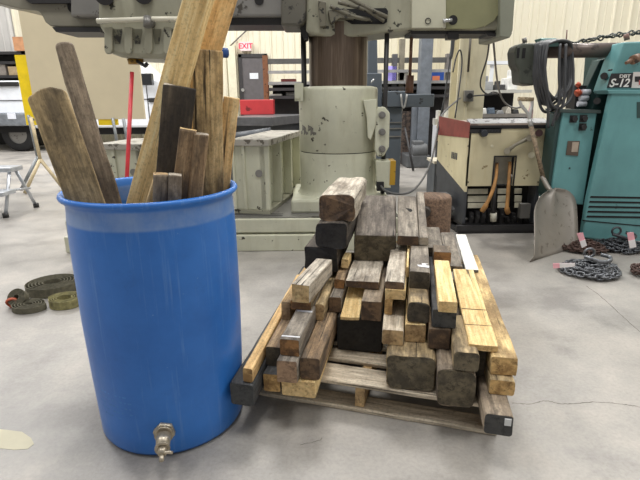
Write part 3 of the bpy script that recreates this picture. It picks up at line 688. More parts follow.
legs('leg', -3.96, BY-.12, 1.0, .2, steelg); legs('leg', -3.74, BY-.45, .98, .16, tan_)
m = MB(); m.tube([(-3.96, BY-.1, .97), (-3.72, BY-.44, .95)], .018, 8); m.build('brace', steelg, pn)
legs('leg', -2.85, BY-.04, .95, .25, steelg); legs('leg', -2.62, BY-.25, .95, .2, steelg)

# ------------------------------------------------------------------ step stool
alu = plain('aluminium', (186, 190, 196), .35, .55, var=.08)
ss = empty('step_stool', (-3.42, 5.22, 0), 'small silver aluminium two-step stool at the left edge of the floor', 'step stool')
SX, SY_ = -3.42, 5.22
def T3(x, y, z): return Vector((SX+x, SY_+y, z))
m = MB()
m.box(T3(-.42, -.07, .45), T3(.12, .16, .50)); m.build('top_step', alu, ss, bevel=.01)
m = MB(); m.box(T3(-.40, -.32, .235), T3(.16, -.10, .28)); m.build('lower_step', alu, ss, bevel=.008)
for x in (.12, -.40):
    m = MB(); m.tube([T3(x-.03, .06, .465), T3(x+.02, .24, .02)], .018, 8); m.build('leg', alu, ss)
    m = MB(); m.tube([T3(x-.03, -.04, .465), T3(x-.02, -.26, .02)], .018, 8); m.tube([T3(x+.0, -.14, .27), T3(x+.07, .10, .25)], .012, 8); m.build('leg', alu, ss)
    m = MB(); m.cyl(T3(x+.02, .24, 0.001), T3(x+.02, .24, .05), .03); m.build('rubber_foot', BLACK_M, ss)
    m = MB(); m.cyl(T3(x-.02, -.26, 0.001), T3(x-.02, -.26, .05), .03); m.build('rubber_foot', BLACK_M, ss)

# ------------------------------------------------------------------ white pickup
tk = empty('pickup_truck', (-6.5, 12.6, 0), 'white pickup truck parked at the far left behind the beige panel', 'truck')
wt = plain('white_car_paint', (226, 230, 236), .25, var=.02)
TX = -9.0
m = MB(); prof_ = [(0, .55), (0, 1.62), (.05, 1.66), (2.3, 1.66), (2.34, 2.12), (2.75, 2.30), (4.35, 2.30), (5.0, 1.68), (6.3, 1.52), (6.45, 1.2), (6.45, .55)]
m.prism([(TX+a, 12.0, b) for a, b in prof_], (0, 1.5, 0)); body = m.build('truck_body', wt, tk, bevel=.05)
m = MB(); m.prism([(TX+a, 11.985, b) for a, b in [(2.5, 1.72), (2.5, 2.1), (2.85, 2.22), (3.55, 2.22), (3.55, 1.72)]], (0, .02, 0)); m.prism([(TX+a, 11.985, b) for a, b in [(3.65, 1.72), (3.65, 2.22), (4.3, 2.22), (4.85, 1.72)]], (0, .02, 0)); m.build('window', plain('car_glass', (40, 48, 54), .1), tk)
m = MB()
for a in (3.6, 4.9): m.box((TX+a, 11.985, .75), (TX+a+.015, 12.01, 1.68))
m.box((TX+.1, 11.985, 1.2), (TX+6.2, 12.005, 1.215)); m.build('door_seam', DARK_M, tk)
mp_ = Y(148, 80, 11.9)
m = MB(); m.box((mp_.x-.1, 11.72, mp_.z-.12), (mp_.x+.14, 11.9, mp_.z+.14)); m.tube([(mp_.x-.2, 11.98, mp_.z-.1), (mp_.x, 11.85, mp_.z)], .03, 6); m.build('mirror', plain('mirror_black', (30, 32, 34), .3), tk, bevel=.03)
for a_, w_ in ((5, .28), (153, .13)): p = Y(a_, 84 if a_ == 5 else 100, 11.9); MB().box((p.x-w_, 11.94, p.z-.05), (p.x+w_, 12.0, p.z+.05)).build('door_handle', BLACK_M, tk, bevel=.02)
p0, p1 = Y(-14, 113, 11.75), Y(30, 126, 11.75)
m = MB(); m.box((p0.x, 11.75, p1.z), (p1.x, 12.05, p0.z)); bp = m.build('bumper', plain('chrome_bumper', (150, 156, 164), .25, .6), tk, bevel=.04)
p0, p1 = Y(6, 113, 11.7), Y(15, 119, 11.7); m = MB(); m.box((p0.x, 11.73, p1.z), (p1.x, 11.752, p0.z)); m.build('licence_plate', plain('plate_white', (222, 226, 236), .5, var=.03), tk)
for k, a in enumerate((1.65, 5.35)):
    w_ = MB(); c = Vector((TX+a, 12.0, .41)); w_.lathe((0, 0, 0), [(.22, -.13), (.38, -.13), (.405, -.10), (.405, .10), (.38, .13), (.22, .13)], 40)
    w_.v = [Vector((p.x, p.z, p.y))+Vector((c.x, c.y+.13, c.z)) for p in w_.v]; wh = w_.build('tyre', plain('tyre_rubber', (30, 30, 31), .8), tk)
    w_ = MB(); w_.cyl(c+Vector((0, .02, 0)), c+Vector((0, .25, 0)), .235, n=28); w_.build('wheel_rim', GREY_M, wh)
    w_ = MB(); w_.prism([(c.x+.46*math.cos(PI*i/16), 11.99, c.z+.05+.42*math.sin(PI*i/16)) for i in range(17)], (0, .02, 0)); w_.build('wheel_arch', DARK_M, tk)
m = MB(); m.box((TX+2.3, 12.2, .38), (TX+4.9, 13.4, .6)); m.build('chassis', DARK_M, tk)

# ------------------------------------------------------------------ far left shelving
sh = empty('storage_rack', (-9.7, 13.9, 0), 'black storage rack with boxes against the far left wall above the truck', 'shelf')
zt = Y(10, 51, 13.6).z; x1_ = Y(26, 60, 13.6).x
m = MB()
for x in (x1_-2.0, x1_-.1): m.box((x, 13.6, 0), (x+.1, 14.1, zt))
for z in (.4, 1.1, Y(10, 78, 13.6).z, Y(10, 64, 13.6).z, zt-.08): m.box((x1_-2.0, 13.6, z), (x1_, 14.1, z+.07))
m.box((x1_-2.0, 14.08, 0), (x1_, 14.12, zt)); m.build('rack_frame', plain('rack_black', (40, 38, 38), .6), sh)
def thingbox(name, lo, hi, mat, label, cat, group=None, bevel=.0):
    m = MB(); m.box(lo, hi); return tag(m.build(name, mat, bevel=bevel), label, cat, group)
cardb = plain('cardboard', (176, 128, 92), .8, var=.1)
zs = Y(10, 78, 13.6).z+.075
thingbox('storage_box', (x1_-1.0, 13.65, zs), (x1_-.62, 14.0, zs+.28), plain('grey_box', (120, 112, 104), .7), 'small grey box on the black rack at far left', 'box')
thingbox('storage_box', (x1_-.55, 13.65, zs), (x1_-.15, 14.0, zs+.22), plain('tan_box', (150, 130, 100), .7), 'small tan box on the black rack at far left', 'box')
a_, b_ = Y(15, 60, 13.5), Y(27, 50, 13.5)
thingbox('cardboard_box', (a_.x, 13.55, zt+.001), (b_.x+.1, 13.95, zt+.34), cardb, 'brown cardboard box on top of the black rack at far left', 'box')

# ------------------------------------------------------------------ surface plate, red box and pipe rack (behind, left of the column)
sp0 = empty('surface_plate', (-1.1, 6.2, 0), 'black surface plate on a stand behind the pale green box table', 'surface plate')
blk = plain('black_granite', (88, 88, 90), .35, var=.12)
zpl = G(236, 115, .95).z
q0, q1 = G(226, 116, .93), G(274, 117, .93)
PYW = math.radians(0)
m = MB(); c0 = G(222, 117, .93); c1 = G(272, 117, .93); c2 = G(300, 106, .93); c3 = G(240, 106, .93)
m.prism([c0, c1, c1+Vector((.55, 1.3, 0)), c0+Vector((.55, 1.3, 0))], (0, 0, -.13)); m.build('plate_slab', blk, sp0, bevel=.01)
m = MB(); m.prism([c0+Vector((.06, .08, -.131)), c1+Vector((-.05, .08, -.131)), c1+Vector((.48, 1.22, -.131)), c0+Vector((.6, 1.22, -.131))], (0, 0, -.10)); m.build('plate_frame', plain('frame_steel', (52, 54, 58), .5), sp0)
for p in (c0+Vector((.12, .15, 0)), c1+Vector((-.12, .15, 0)), c1+Vector((.40, 1.1, 0)), c0+Vector((.62, 1.1, 0))):
    m = MB(); m.box((p.x-.05, p.y-.05, 0), (p.x+.05, p.y+.05, .698)); m.build('leg', plain('leg_steel', (60, 62, 66), .5), sp0)
rb0, rb1 = Y(240, 107, c0.y+.95), Y(273, 99.5, c0.y+.95)
m = MB(); m.box((rb0.x, c0.y+.95, .9305), (rb1.x, c0.y+1.25, rb1.z)); tag(m.build('red_case', worn('red_case_paint', (196, 62, 66), (120, 40, 42), .4, .66), bevel=.012), 'flat red metal case lying on the black surface plate', 'case')
mt = Y(262, 128, 5.6)
m = MB(); m.cyl((mt.x-.35, 5.65, .74), (mt.x+.1, 5.65, .80), .07, n=18); m.box((mt.x-.5, 5.5, .5), (mt.x+.15, 5.85, .68)); m.box((mt.x-.5, 5.5, 0), (mt.x-.4, 5.85, .5)); m.box((mt.x+.05, 5.5, 0), (mt.x+.15, 5.85, .5)); m.box((mt.x-.35, 5.55, .68), (mt.x+.1, 5.75, .76))
tag(m.build('machine_vise', plain('vise_dark', (70, 74, 80), .5)), 'dark grey roller fixture below the black surface plate', 'fixture')
# long pipe rack across the back
RY = 9.2
rk = empty('pipe_rack', (0, RY, 0), 'long grey steel pipe rack running behind the drill column', 'rack')
zb = Y(290, 61, RY).z
m = MB(); m.box((Y(262, 60, RY).x, RY, zb-.045), (Y(452, 60, RY).x, RY+.1, zb+.04)); m.build('top_beam', plain('beam_grey', (88, 88, 86), .5), rk)
for px_, mt_ in ((265, worn('rust_post', (132, 88, 60), (70, 48, 36), .7, .58, 30)), (449, plain('post_grey', (112, 108, 106), .5)), (395, plain('post_dark', (84, 84, 88), .5)), (402, plain('post_khaki', (128, 122, 108), .5))):
    x = Y(px_, 60, RY).x
    m = MB(); m.box((x-.045, RY-.02, 0), (x+.045, RY+.12, zb+(.1 if px_ != 402 else .35))); m.build('post', mt_, rk)
shelf_m = plain('shelf_grey', (150, 150, 150), .5)
for pz in (72, 83, 89, 97):
    z = Y(290, pz, RY).z
    m = MB(); m.box((Y(268, 60, RY).x, RY-.1, z-.03), (Y(455, 60, RY).x, RY+(.3 if pz > 80 else -.04), z+.02)); m.build('shelf_bar', shelf_m if pz < 86 else plain('shelf_dark', (56, 54, 56), .6), rk)
m = MB(); z = Y(290, 83, RY).z
m.box((Y(270, 60, RY).x, RY+.3, 0), (Y(455, 60, RY).x, RY+.34, z)); m.build('back_panel', plain('panel_dark', (50, 48, 50), .7), rk)
def rackitem(name, x0, x1, ytop, shelf_px, mat, label, cat, d=.2):
    z0 = Y(290, shelf_px, RY).z+.021; a = Y(x0, ytop, RY); b = Y(x1, ytop, RY)
    return thingbox(name, (a.x, RY-.02, z0), (b.x, RY-.02+d, max(a.z, z0+.03)), mat, label, cat, bevel=.01)
rackitem('tray', 281, 296, 79, 83, plain('maroon', (120, 52, 50), .6), 'small maroon tray on the rack left of the column', 'tray')
rackitem('storage_box', 286, 298, 92, 97, plain('boxgrey', (110, 110, 108), .6), 'grey box on the low shelf left of the column', 'box')
rackitem('paper_stack', 270, 282, 94, 97, plain('paper', (214, 212, 206), .7, var=.03), 'pale paper stack on the low shelf left of the column', 'papers')
rackitem('screen', 388, 397, 66, 83, emit('violet_screen', (150, 140, 210), .6), 'small glowing violet screen right of the drill column', 'screen', .06)
rackitem('carton', 399, 408, 72, 83, plain('carton_white', (196, 194, 188), .7), 'white carton on the rack right of the violet screen', 'box')

# ------------------------------------------------------------------ blue-grey machine right of the column
BG = worn('blue_grey_enamel', (84, 92, 101), (52, 54, 58), .45, .64, 9)
bgm = empty('milling_machine', (.9, 6.3, 0), 'blue-grey milling machine directly right of the drill column', 'milling machine')
my = 6.2
m = MB(); m.slab([(368, 10), (377, 10), (378, 90), (368, 90)], my, .35); m.build('machine_column', BG, bgm, bevel=.015)
m = MB(); m.slab([(367, 73), (382, 73), (382, 130), (367, 130)], my-.05, .5); m.build('control_box', BG, bgm, bevel=.01)
m = MB(); m.tube([Y(371, 83, my-.12), Y(374, 79, my-.12)], .012, 6); m.build('switch_lever', CHROME, bgm)
g0 = G(374, 196, 0); yb = 6.05
a0, a1 = Y(374, 150, yb), Y(401, 150, yb)
m = MB(); m.box((a0.x, yb, 0.001), (a1.x, yb+.6, Y(390, 107, yb).z)); m.build('machine_base', BG, bgm, bevel=.015)
m = MB(); m.box((Y(386, 100, yb).x, yb-.08, Y(390, 107, yb-.08).z), (Y(405, 100, yb).x, yb+.5, Y(390, 91, yb-.08).z)); m.box((Y(403, 100, yb).x, yb-.02, Y(420, 107, yb).z), (Y(434, 100, yb).x, yb+.35, Y(420, 94, yb).z)); m.build('cross_beam', BG, bgm, bevel=.012)
m = MB()
for pz in (122, 128, 136): m.box((Y(388, 100, yb).x, yb-.02, Y(390, pz+1, yb).z), (Y(402.5, 100, yb).x, yb+.02, Y(390, pz, yb).z))
m.build('guide_rail', GREY_M, bgm)
m = MB(); m.tube(arc(Y(401, 94, yb-.1), Y(407, 94, yb-.1), .16), .012, 6); m.build('air_hose', plain('hose_grey', (150, 150, 148), .5), bgm)
# tall grey post further back with motors at its foot
tp = empty('press_column', (1.75, 8.8, 0), 'tall blue-grey machine column on a bulky foot, behind the blue-grey milling machine', 'machine column')
py_ = 8.7
m = MB(); a0, a1 = Y(419, 100, py_), Y(430.5, 100, py_); m.box((a0.x, py_, .3), (a1.x, py_+.25, Y(425, 36, py_).z)); m.box((Y(414, 100, py_).x, py_+.05, .3), (a0.x, py_+.2, Y(415, 100, py_).z)); m.build('upright', plain('column_blue_grey', (106, 112, 120), .5, var=.1), tp, bevel=.01)
fy = 8.45; b0, b1 = Y(407, 150, fy), Y(431, 150, fy)
m = MB(); m.box((b0.x, fy, 0.001), (b1.x, fy+.6, .22)); m.cyl((b0.x+.1, fy+.1, .28), (b1.x-.05, fy+.1, .3), .12); m.box((b0.x+.12, fy+.05, .2), (b0.x+.3, fy+.3, .46)); m.build('foot_casting', plain('foot_grey', (88, 90, 92), .6), tp, bevel=.02)
m = MB(); bq = Y(414, 157, 8.0); m.tube([Y(405, 128, fy-.03), (bq.x, 8.0, .02)], .02, 6); tag(m.build('pry_bar', BLACK_M), 'black bar leaning beside the bulky machine foot', 'bar')
m = MB(); px0 = Y(405, 135, 8.6); m.box((px0.x-.05, 9.0, 0.001), (px0.x+.16, 9.12, .95)); m.box((px0.x+.03, 8.98, .3), (px0.x+.08, 9.0, .75)); tag(m.build('scrap_cabinet', worn('rust_cab', (96, 82, 74), (52, 46, 44), .6, .5, 20)), 'brownish cabinet of scrap beside the tall blue-grey column', 'cabinet')

# blue poster cabinet
by_ = 9.9
m = MB(); a0, a1 = Y(431.5, 70, by_), Y(443.5, 120, by_); bc = empty('blue_cabinet', (a0.x, by_, 0), 'blue cabinet with orange and yellow stickers far behind the cream column', 'cabinet')
m.box((a0.x, by_, 0.001), (a1.x, by_+.4, a0.z)); m.build('cabinet_body', plain('deep_blue', (36, 74, 150), .4), bc, bevel=.01)
def dec(name, x0, x1, y0, y1, c, y=by_): 
    m = MB(); a, b = Y(x0, y0, y-.006), Y(x1, y1, y-.006); m.box((a.x, y-.008, b.z), (b.x, y+.001, a.z)); return m.build(name, plain(name+'_paint', c, .5, var=.05), bc)
dec('orange_sticker', 432.5, 439.5, 76, 81.5, (206, 120, 84)); dec('yellow_sticker', 433, 437, 87, 90, (226, 190, 60)); dec('white_sticker', 441, 443, 82, 86, (220, 222, 226))

# building column, cream
cy_ = 5.6
bcx0, bcx1 = Y(459, 60, cy_).x, Y(488, 60, cy_).x
icol = empty('steel_column', ((bcx0+bcx1)/2, cy_, 0), 'cream painted steel building column behind the cream and charcoal welder', 'column')
crm = worn('cream_column_paint', (208, 200, 172), (130, 114, 86), .5, .66, 8, grime=(162, 148, 112))
m = MB(); m.box((bcx0, cy_, 0.001), (bcx0+.12, cy_+.03, 5.8)); m.box((bcx0+.11, cy_+.02, 0.001), (bcx1, cy_+.32, 5.8)); m.box((bcx0, cy_+.29, 0.001), (bcx0+.12, cy_+.32, 5.8)); m.box((bcx0+.10, cy_-.01, .001), (bcx0+.125, cy_+.03, 5.8)); m.build('column_shaft', crm, icol, bevel=.004)
m = MB(); ob = Y(469, 96, cy_-.05); m.box((ob.x-.05, cy_-.06, ob.z-.06), (ob.x+.05, cy_+.01, ob.z+.06)); ob_ = m.build('outlet_box', GREY_M, icol, bevel=.005)
m = MB(); m.cyl((ob.x, cy_-.09, ob.z), (ob.x, cy_-.05, ob.z), .03); m.build('plug', BLACK_M, ob_)
def cable(label, pts, r, c, name='cable'):
    m = MB(); m.tube(spl(pts), r, 7); return tag(m.build(name, plain('cable_%d_%d' % (int(c[0]), len(bpy.data.materials)), c, .5)), label, 'cable')
cable('black cable hanging from the overhead arm down to the outlet box on the cream column', [Y(490, 34, 4.3), Y(487, 58, 4.6), Y(481, 78, 5.0), Y(481, 88, 5.1), Y(487, 94, 5.2), Y(493, 92, 5.3), (ob.x+.28, cy_-.12, ob.z+.02), (ob.x+.03, cy_-.1, ob.z)], .008, (40, 40, 42))
cable('grey cable hanging from the arm end and curving over the workbench', [Y(493, 36, 4.35), Y(496, 70, 4.6), Y(499, 90, 4.9), Y(505, 103, 5.0), Y(515, 108, 5.0), Y(524, 106, 5.0)], .009, (112, 110, 106))
cable('dark hanging cable with a looped grey end left of the cream column', [Y(453, 38, 5.2), Y(452, 50, 5.2), Y(450, 60, 5.2), Y(447, 80, 5.2), Y(444, 100, 5.2), Y(440, 118, 5.2)], [.02]*16+[.008]*25, (70, 72, 74))
cable('thin grey cable looping across the floor from the drill\'s junction box', [Y(381, 186, 3.93), Y(386, 191, 3.8)+Vector((0, 0, 0)), Y(398, 194, 3.78), Y(412, 191, 3.9), Y(424, 177, 4.2), Y(432, 158, 4.5), Y(437, 135, 4.8), Y(442, 115, 5.0), Y(460, 98, 5.45)], .009, (84, 84, 84))
cable('curved black cable on the left edge of the cream column', [Y(455, 118, 5.3), Y(459, 90, 5.4), Y(462, 62, 5.5), Y(460, 50, 5.5), Y(456, 58, 5.5), Y(453, 72, 5.45)], .008, (46, 46, 48))
m = MB(); m.tube([Y(471, 32, cy_-.05), Y(468, 72, cy_-.05)], .012, 6); tag(m.build('conduit', plain('conduit_dark', (70, 64, 56), .5)), 'short dark conduit fixed to the cream column', 'conduit')

# workbench behind the welder
wy = 7.4
wb = empty('workbench', (2.4, wy, 0), 'cluttered dark workbench behind the welder and cream column', 'workbench')
zt1 = Y(500, 90, wy).z; x0, x1 = Y(482, 90, wy).x, Y(532, 90, wy).x
m = MB(); m.box((x0, wy, zt1-.04), (x1, wy+.6, zt1)); m.build('upper_shelf', plain('pale_shelf', (190, 190, 184), .5, var=.05), wb)
zt2 = Y(500, 114, wy).z
m = MB(); m.box((x0-.1, wy, zt2-.05), (x1, wy+.7, zt2)); m.build('bench_top', plain('bench_top', (120, 116, 112), .6), wb)
m = MB(); m.box((x0-.08, wy+.62, .0), (x1-.02, wy+.68, zt1-.04)); m.build('back_board', DARK_M, wb)
for x in (x0-.08, x1-.08):
    m = MB(); m.box((x, wy+.02, 0.001), (x+.07, wy+.6, zt2-.05)); m.build('leg', BLACK_M, wb)
rr = random.Random(3)
cat_cols = [((224, 224, 220), 'white'), ((150, 152, 154), 'grey'), ((60, 60, 62), 'black'), ((96, 110, 126), 'blue-grey'), ((206, 200, 188), 'cream')]
mats_ = [plain('item_'+n.replace('-', '_'), c, .5) for c, n in cat_cols]
xx = x0+.02; names = ['left end', 'left part', 'middle', 'right part', 'right end']
for i in range(9):
    w_ = .09+.05*rr.random(); h_ = .05+.07*rr.random(); k = (i*3) % 5
    if xx+w_ > x1-.02: break
    m = MB(); m.prism([(xx, wy+.05, zt2+.001), (xx+w_, wy+.05, zt2+.001), (xx+w_*.8, wy+.05, zt2+h_), (xx+w_*.2, wy+.05, zt2+h_*.8)], (0, .22, 0))
    tag(m.build('machine_part', mats_[k], bevel=.008), '%s machine part on the cluttered bench behind the welder' % cat_cols[k][1], 'part', 'small parts on the bench behind the welder'); xx += w_+.015
xx = x0+.03
for i in range(7):
    w_ = .10+.08*rr.random(); h_ = .10+.22*rr.random(); k = (1, 2, 0, 1, 3, 1, 2)[i]
    if xx+w_ > x1-.02: break
    m = MB(); m.box((xx, wy+.1, zt1+.001), (xx+w_, wy+.4, zt1+h_*.6)); m.box((xx+w_*.3, wy+.15, zt1+h_*.6), (xx+w_*.6, wy+.3, zt1+h_))
    tag(m.build('bench_tool', mats_[k], bevel=.01), '%s tool housing on the pale upper shelf behind the welder' % cat_cols[k][1], 'tool', 'tools on the pale shelf behind the welder'); xx += w_+.03
p0, p1 = Y(487, 61, 9.5), Y(519, 64, 9.5)
m = MB(); m.box((p0.x, 9.5, p1.z), (p1.x, 9.7, p0.z)); m.box((p0.x+.1, 9.55, 0.001), (p0.x+.16, 9.6, p1.z)); m.box((p1.x-.1, 9.55, 0.001), (p1.x-.04, 9.6, p1.z)); tag(m.build('tube_light_stand', plain('white_bar', (230, 234, 240), .4, var=.02)), 'long white horizontal bar on thin posts behind the workbench', 'bar')
# small grey cabinet, pallet stack, white bag
sy_ = 5.25; a0, a1 = Y(435, 162, sy_), Y(448, 162, sy_)
kc = empty('filing_cabinet', (a0.x, sy_, 0), 'small dark grey cabinet with a pale top left of the welder', 'cabinet')
m = MB(); m.box((a0.x, sy_, .001), (a1.x+.05, sy_+.35, a0.z-.02)); m.build('cabinet_body', plain('cab_grey', (88, 92, 96), .5), kc, bevel=.006)
m = MB(); m.box((a0.x-.01, sy_-.01, a0.z-.02), (a1.x+.06, sy_+.36, a0.z+.01)); m.build('cabinet_top', plain('cab_top', (206, 198, 180), .6), kc)
m = MB(); z = Y(440, 190, sy_).z; m.box((a0.x, sy_-.012, z), (a1.x, sy_, z+.02)); m.build('cabinet_trim', CHROME, kc)
sy2 = 6.3; a0, a1 = Y(443, 140, sy2), Y(459, 140, sy2)
st_ = empty('board_stack', (a0.x, sy2, 0), 'stack of short brown boards on a dark crate left of the welder', 'stack of boards')
m = MB(); m.box((a0.x-.02, sy2, .001), (a1.x, sy2+.3, .62)); m.build('crate', plain('crate_dark', (58, 58, 62), .6), st_)
for k in range(4):
    m = MB(); m.box((a0.x-.02*(k % 2), sy2-.01, .622+k*.055), (a1.x, sy2+.3, .665+k*.055)); m.build('board', W['tan'], st_)
m = MB(); p = Y(446, 120, 6.25); c0_ = .622+4*.055
for k in range(7): m.box((p.x-.12+.035*k, sy2+.02, c0_+.001), (p.x-.09+.035*k, sy2+.16, c0_+.08+.05*((k*5) % 3)))
tag(m.build('paper_bundle', plain('crumpled_white', (220, 218, 210), .7, var=.06)), 'crumpled white papers on top of the brown board stack', 'papers')
wy3 = 6.6; a0, a1 = Y(437, 125, wy3), Y(442, 145, wy3)
m = MB(); m.box((a0.x, wy3, .001), (a1.x+.03, wy3+.25, a0.z)); tag(m.build('white_bin', plain('bin_white', (214, 216, 220), .5, var=.03), bevel=.01), 'narrow white bin beside the brown board stack', 'bin')

# rusty brown log behind the pallet
lg = empty('log', (.86, 3.2, 0), 'short rusty-brown log standing between the timber pile and the welder', 'log')
m = MB(); n = 40; t_ = Y(438, 198, 3.25)
prf = [(0, .002), (.12, .002), (.128, .02), (.126, .2), (.122, t_.z-.02), (.112, t_.z), (0, t_.z)]
m.lathe((t_.x, 3.36, 0), prf, 28); m.build('log_body', wood('rust_log', (84, 68, 56), (118, 94, 76), (142, 114, 92)), lg)
m = MB(); q = Y(424, 212, 3.22); m.cyl(q-Vector((.0, .03, 0)), q+Vector((.02, .03, 0)), .034); o = m.build('branch_stub', W['dark'], lg)

# ------------------------------------------------------------------ welder
we = empty('welding_machine', (1.6, 4.2, 0), 'cream and charcoal welding machine on a black base with tan leather-wrapped cables', 'welding machine')
crw = worn('cream_weld_paint', (206, 196, 162), (120, 100, 66), .45, .64, 9, grime=(176, 158, 112))
char = plain('charcoal_paint', (66, 68, 72), .5)
FYw = 4.2
fx0, fx1 = 1.285, 1.955
sd_ = Vector((-.09, .62, 0))   # the left side recedes
ztop = Y(500, 127, FYw).z; zmid = Y(500, 186, FYw).z
# body: charcoal lower, cream upper
m = MB(); m.prism([(fx0, FYw+.02, .06), (fx1, FYw+.02, .06), (fx1-.05, FYw+.68, .06), (fx0-.10, FYw+.68, .06)], (0, 0, .02)); m.build('floor_pan', BLACK_M, we)
m = MB(); m.prism([(fx0, FYw+.02, .08), (fx0+.03, FYw+.02, .08), (fx0-.07, FYw+.68, .08), (fx0-.10, FYw+.68, .08)], (0, 0, zmid-.08))
m.prism([(fx1-.03, FYw+.02, .08), (fx1, FYw+.02, .08), (fx1-.05, FYw+.68, .08), (fx1-.08, FYw+.68, .08)], (0, 0, zmid-.08))
m.prism([(fx0-.10, FYw+.66, .08), (fx1-.05, FYw+.66, .08), (fx1-.05, FYw+.68, .08), (fx0-.10, FYw+.68, .08)], (0, 0, zmid-.08)); m.build('lower_side', char, we)
# cream side panel with diagonal charcoal
A_, B_ = Vector((fx0-.003, FYw, 0)), Vector((fx0-.10, FYw+.68, 0))
def side(u, z): p = A_.lerp(B_, u); return Vector((p.x, p.y, z))
m = MB(); m.prism([side(0, zmid-.05), side(1, zmid+.16), side(1, ztop-.0), side(0, ztop)], (.02, 0, 0)); m.build('side_panel', crw, we)
m = MB(); m.prism([side(0, .1), side(1, .1), side(1, zmid+.16), side(0, zmid-.05)], (.018, 0, 0)); m.build('side_lower_panel', char, we)
m = MB(); m.prism([side(-.01, ztop-.09)-Vector((.003, 0, 0)), side(1.0, ztop-.11)-Vector((.003, 0, 0)), side(1.0, ztop+.07)-Vector((.003, 0, 0)), side(-.01, ztop+.04)-Vector((.003, 0, 0))], (.004, 0, 0)); o = m.build('red_stripe', plain('oxide_red', (134, 66, 58), .5), we)
m = MB()
for k in range(4): m.prism([side(.30+.05*k, ztop-.30), side(.33+.05*k, ztop-.30), side(.33+.05*k, ztop-.24), side(.30+.05*k, ztop-.24)], (-.003, 0, 0))
m.build('side_marking', char, we)
# front panel with a window cut out
zs_ = [zmid, Y(505, 183, FYw).z, Y(505, 157, FYw).z, ztop]; wx0, wx1 = Y(494, 170, FYw).x, Y(514, 170, FYw).x
m = MB()
m.box((fx0, FYw, zs_[2]), (fx1, FYw+.02, zs_[3])); m.box((fx0, FYw, zmid), (wx0, FYw+.02, zs_[2])); m.box((wx1, FYw, zmid), (fx1, FYw+.02, zs_[2]))
fp = m.build('front_panel', crw, we, bevel=.002)
m = MB(); m.box((wx0-.01, FYw+.10, zmid), (wx1+.01, FYw+.12, zs_[2]+.01)); m.build('recess_back', plain('recess_pale', (150, 146, 136), .5), we)
m = MB(); w1_ = .012; m.box((wx0-w1_, FYw-.006, zmid), (wx0, FYw, zs_[2]+w1_)); m.box((wx1, FYw-.006, zmid), (wx1+w1_, FYw, zs_[2]+w1_)); m.box((wx0, FYw-.006, zs_[2]), (wx1, FYw, zs_[2]+w1_)); m.build('recess_frame', BLACK_M, we)
# top and control strip
m = MB(); m.prism([(fx0-.003, FYw, ztop), (fx1, FYw, ztop), (fx1-.05, FYw+.68, ztop+.0), (fx0-.10, FYw+.68, ztop)], (0, 0, .03)); m.build('lid', worn('dusty_rose_top', (168, 152, 140), (120, 104, 96), .6, .6), we)
zt0, zt1_ = ztop+.031, Y(500, 119, FYw).z
m = MB(); m.prism([(fx0, FYw+.0, zt0), (fx0, FYw+.10, zt0), (fx0, FYw+.10, zt0+.035), (fx0, FYw+.02, zt0+.008)], (fx1-fx0, 0, 0)); m.build('top_rail', worn('rail_scuffed', (150, 150, 150), (80, 78, 78), .5, .56, 18), we)
m = MB(); m.box((fx0, FYw-.006, Y(500, 133, FYw).z), (Y(501, 130, FYw).x, FYw, ztop-.005)); m.box((fx0, FYw-.006, ztop-.015), (fx1, FYw, ztop+.015)); cp = m.build('control_strip', BLACK_M, we)
m = MB(); p = Y(483, 133, FYw); m.cyl(p+Vector((0, -.05, 0)), p+Vector((0, .0, 0)), .028, .034)
for k in range(4): p = Y(489+k*3, 131, FYw); m.cyl(p+Vector((0, -.012, 0)), p, .006)
m.build('control_knob', plain('knob_dark', (44, 46, 52), .35), cp)
m = MB(); p = Y(531, 155, FYw); m.cyl(p+Vector((0, -.01, 0)), p, .028); p = Y(492, 146, FYw); m.cyl(p+Vector((0, -.006, 0)), p, .012); m.build('blank_plug', plain('plug_cream', (206, 200, 176), .5), fp)
m = MB()
for a_ in ((468, 182), (468, 146), (538, 182), (545, 141), (545, 145), (497, 163), (515, 162)): p = Y(a_[0], a_[1], FYw); m.cyl(p+Vector((0, -.006, 0)), p, .006, n=8)
m.build('screw', BLACK_M, fp)
m = MB(); m.tube([Y(507, 151, FYw-.03), Y(515, 145, FYw-.04), Y(529, 138, FYw-.04)], [.022, .014, .018], 10); m.cyl(Y(507, 151, FYw-.06), Y(507, 151, FYw), .026); m.cyl(Y(530, 138, FYw-.09), Y(530, 138, FYw), .028); m.build('crank_handle', worn('handle_grey', (140, 134, 118), (70, 64, 54), .5, .6), we)
m = MB(); m.cyl(Y(539, 133, FYw-.05), Y(539, 133, FYw), .03); m.build('selector_knob', plain('oxblood', (70, 40, 42), .4), we)
# slatted lower front
vcm = plain('vent_cream', (196, 192, 172), .5)
for a_, b_ in ((189, 194), (196, 202), (203, 208)):
    for c0_, c1_ in ((468, 488), (498, 507), (515, 522)): MB().box((Y(c0_, a_, 4.26).x, 4.26, Y(480, b_, 4.26).z), (Y(c1_, a_, 4.26).x, 4.27, Y(480, a_, 4.26).z)).build('vent_panel', vcm, we)
m = MB(); m.box((fx0, 4.36, .1), (fx1-.02, 4.38, zmid-.02)); m.build('vent_backing', DARK_M, we)
lea = plain('tan_leather', (172, 126, 74), .6, var=.14, scale=14)
for k, P_ in enumerate(([Y(497, 163, FYw+.05), Y(496, 178, FYw-.01), Y(492, 192, FYw-.05), Y(486, 205, FYw-.07), Y(482, 211, FYw-.04)], [Y(510, 162, FYw+.05), Y(509, 178, FYw-.01), Y(508, 194, FYw-.03), Y(507, 208, FYw-.05), Y(508, 213, FYw-.02)])):
    m = MB(); m.tube(spl(P_), [.014]*12+[.016]*12+[.022]*9, 10, flat=.8); m.build('leather_cable', lea, we)
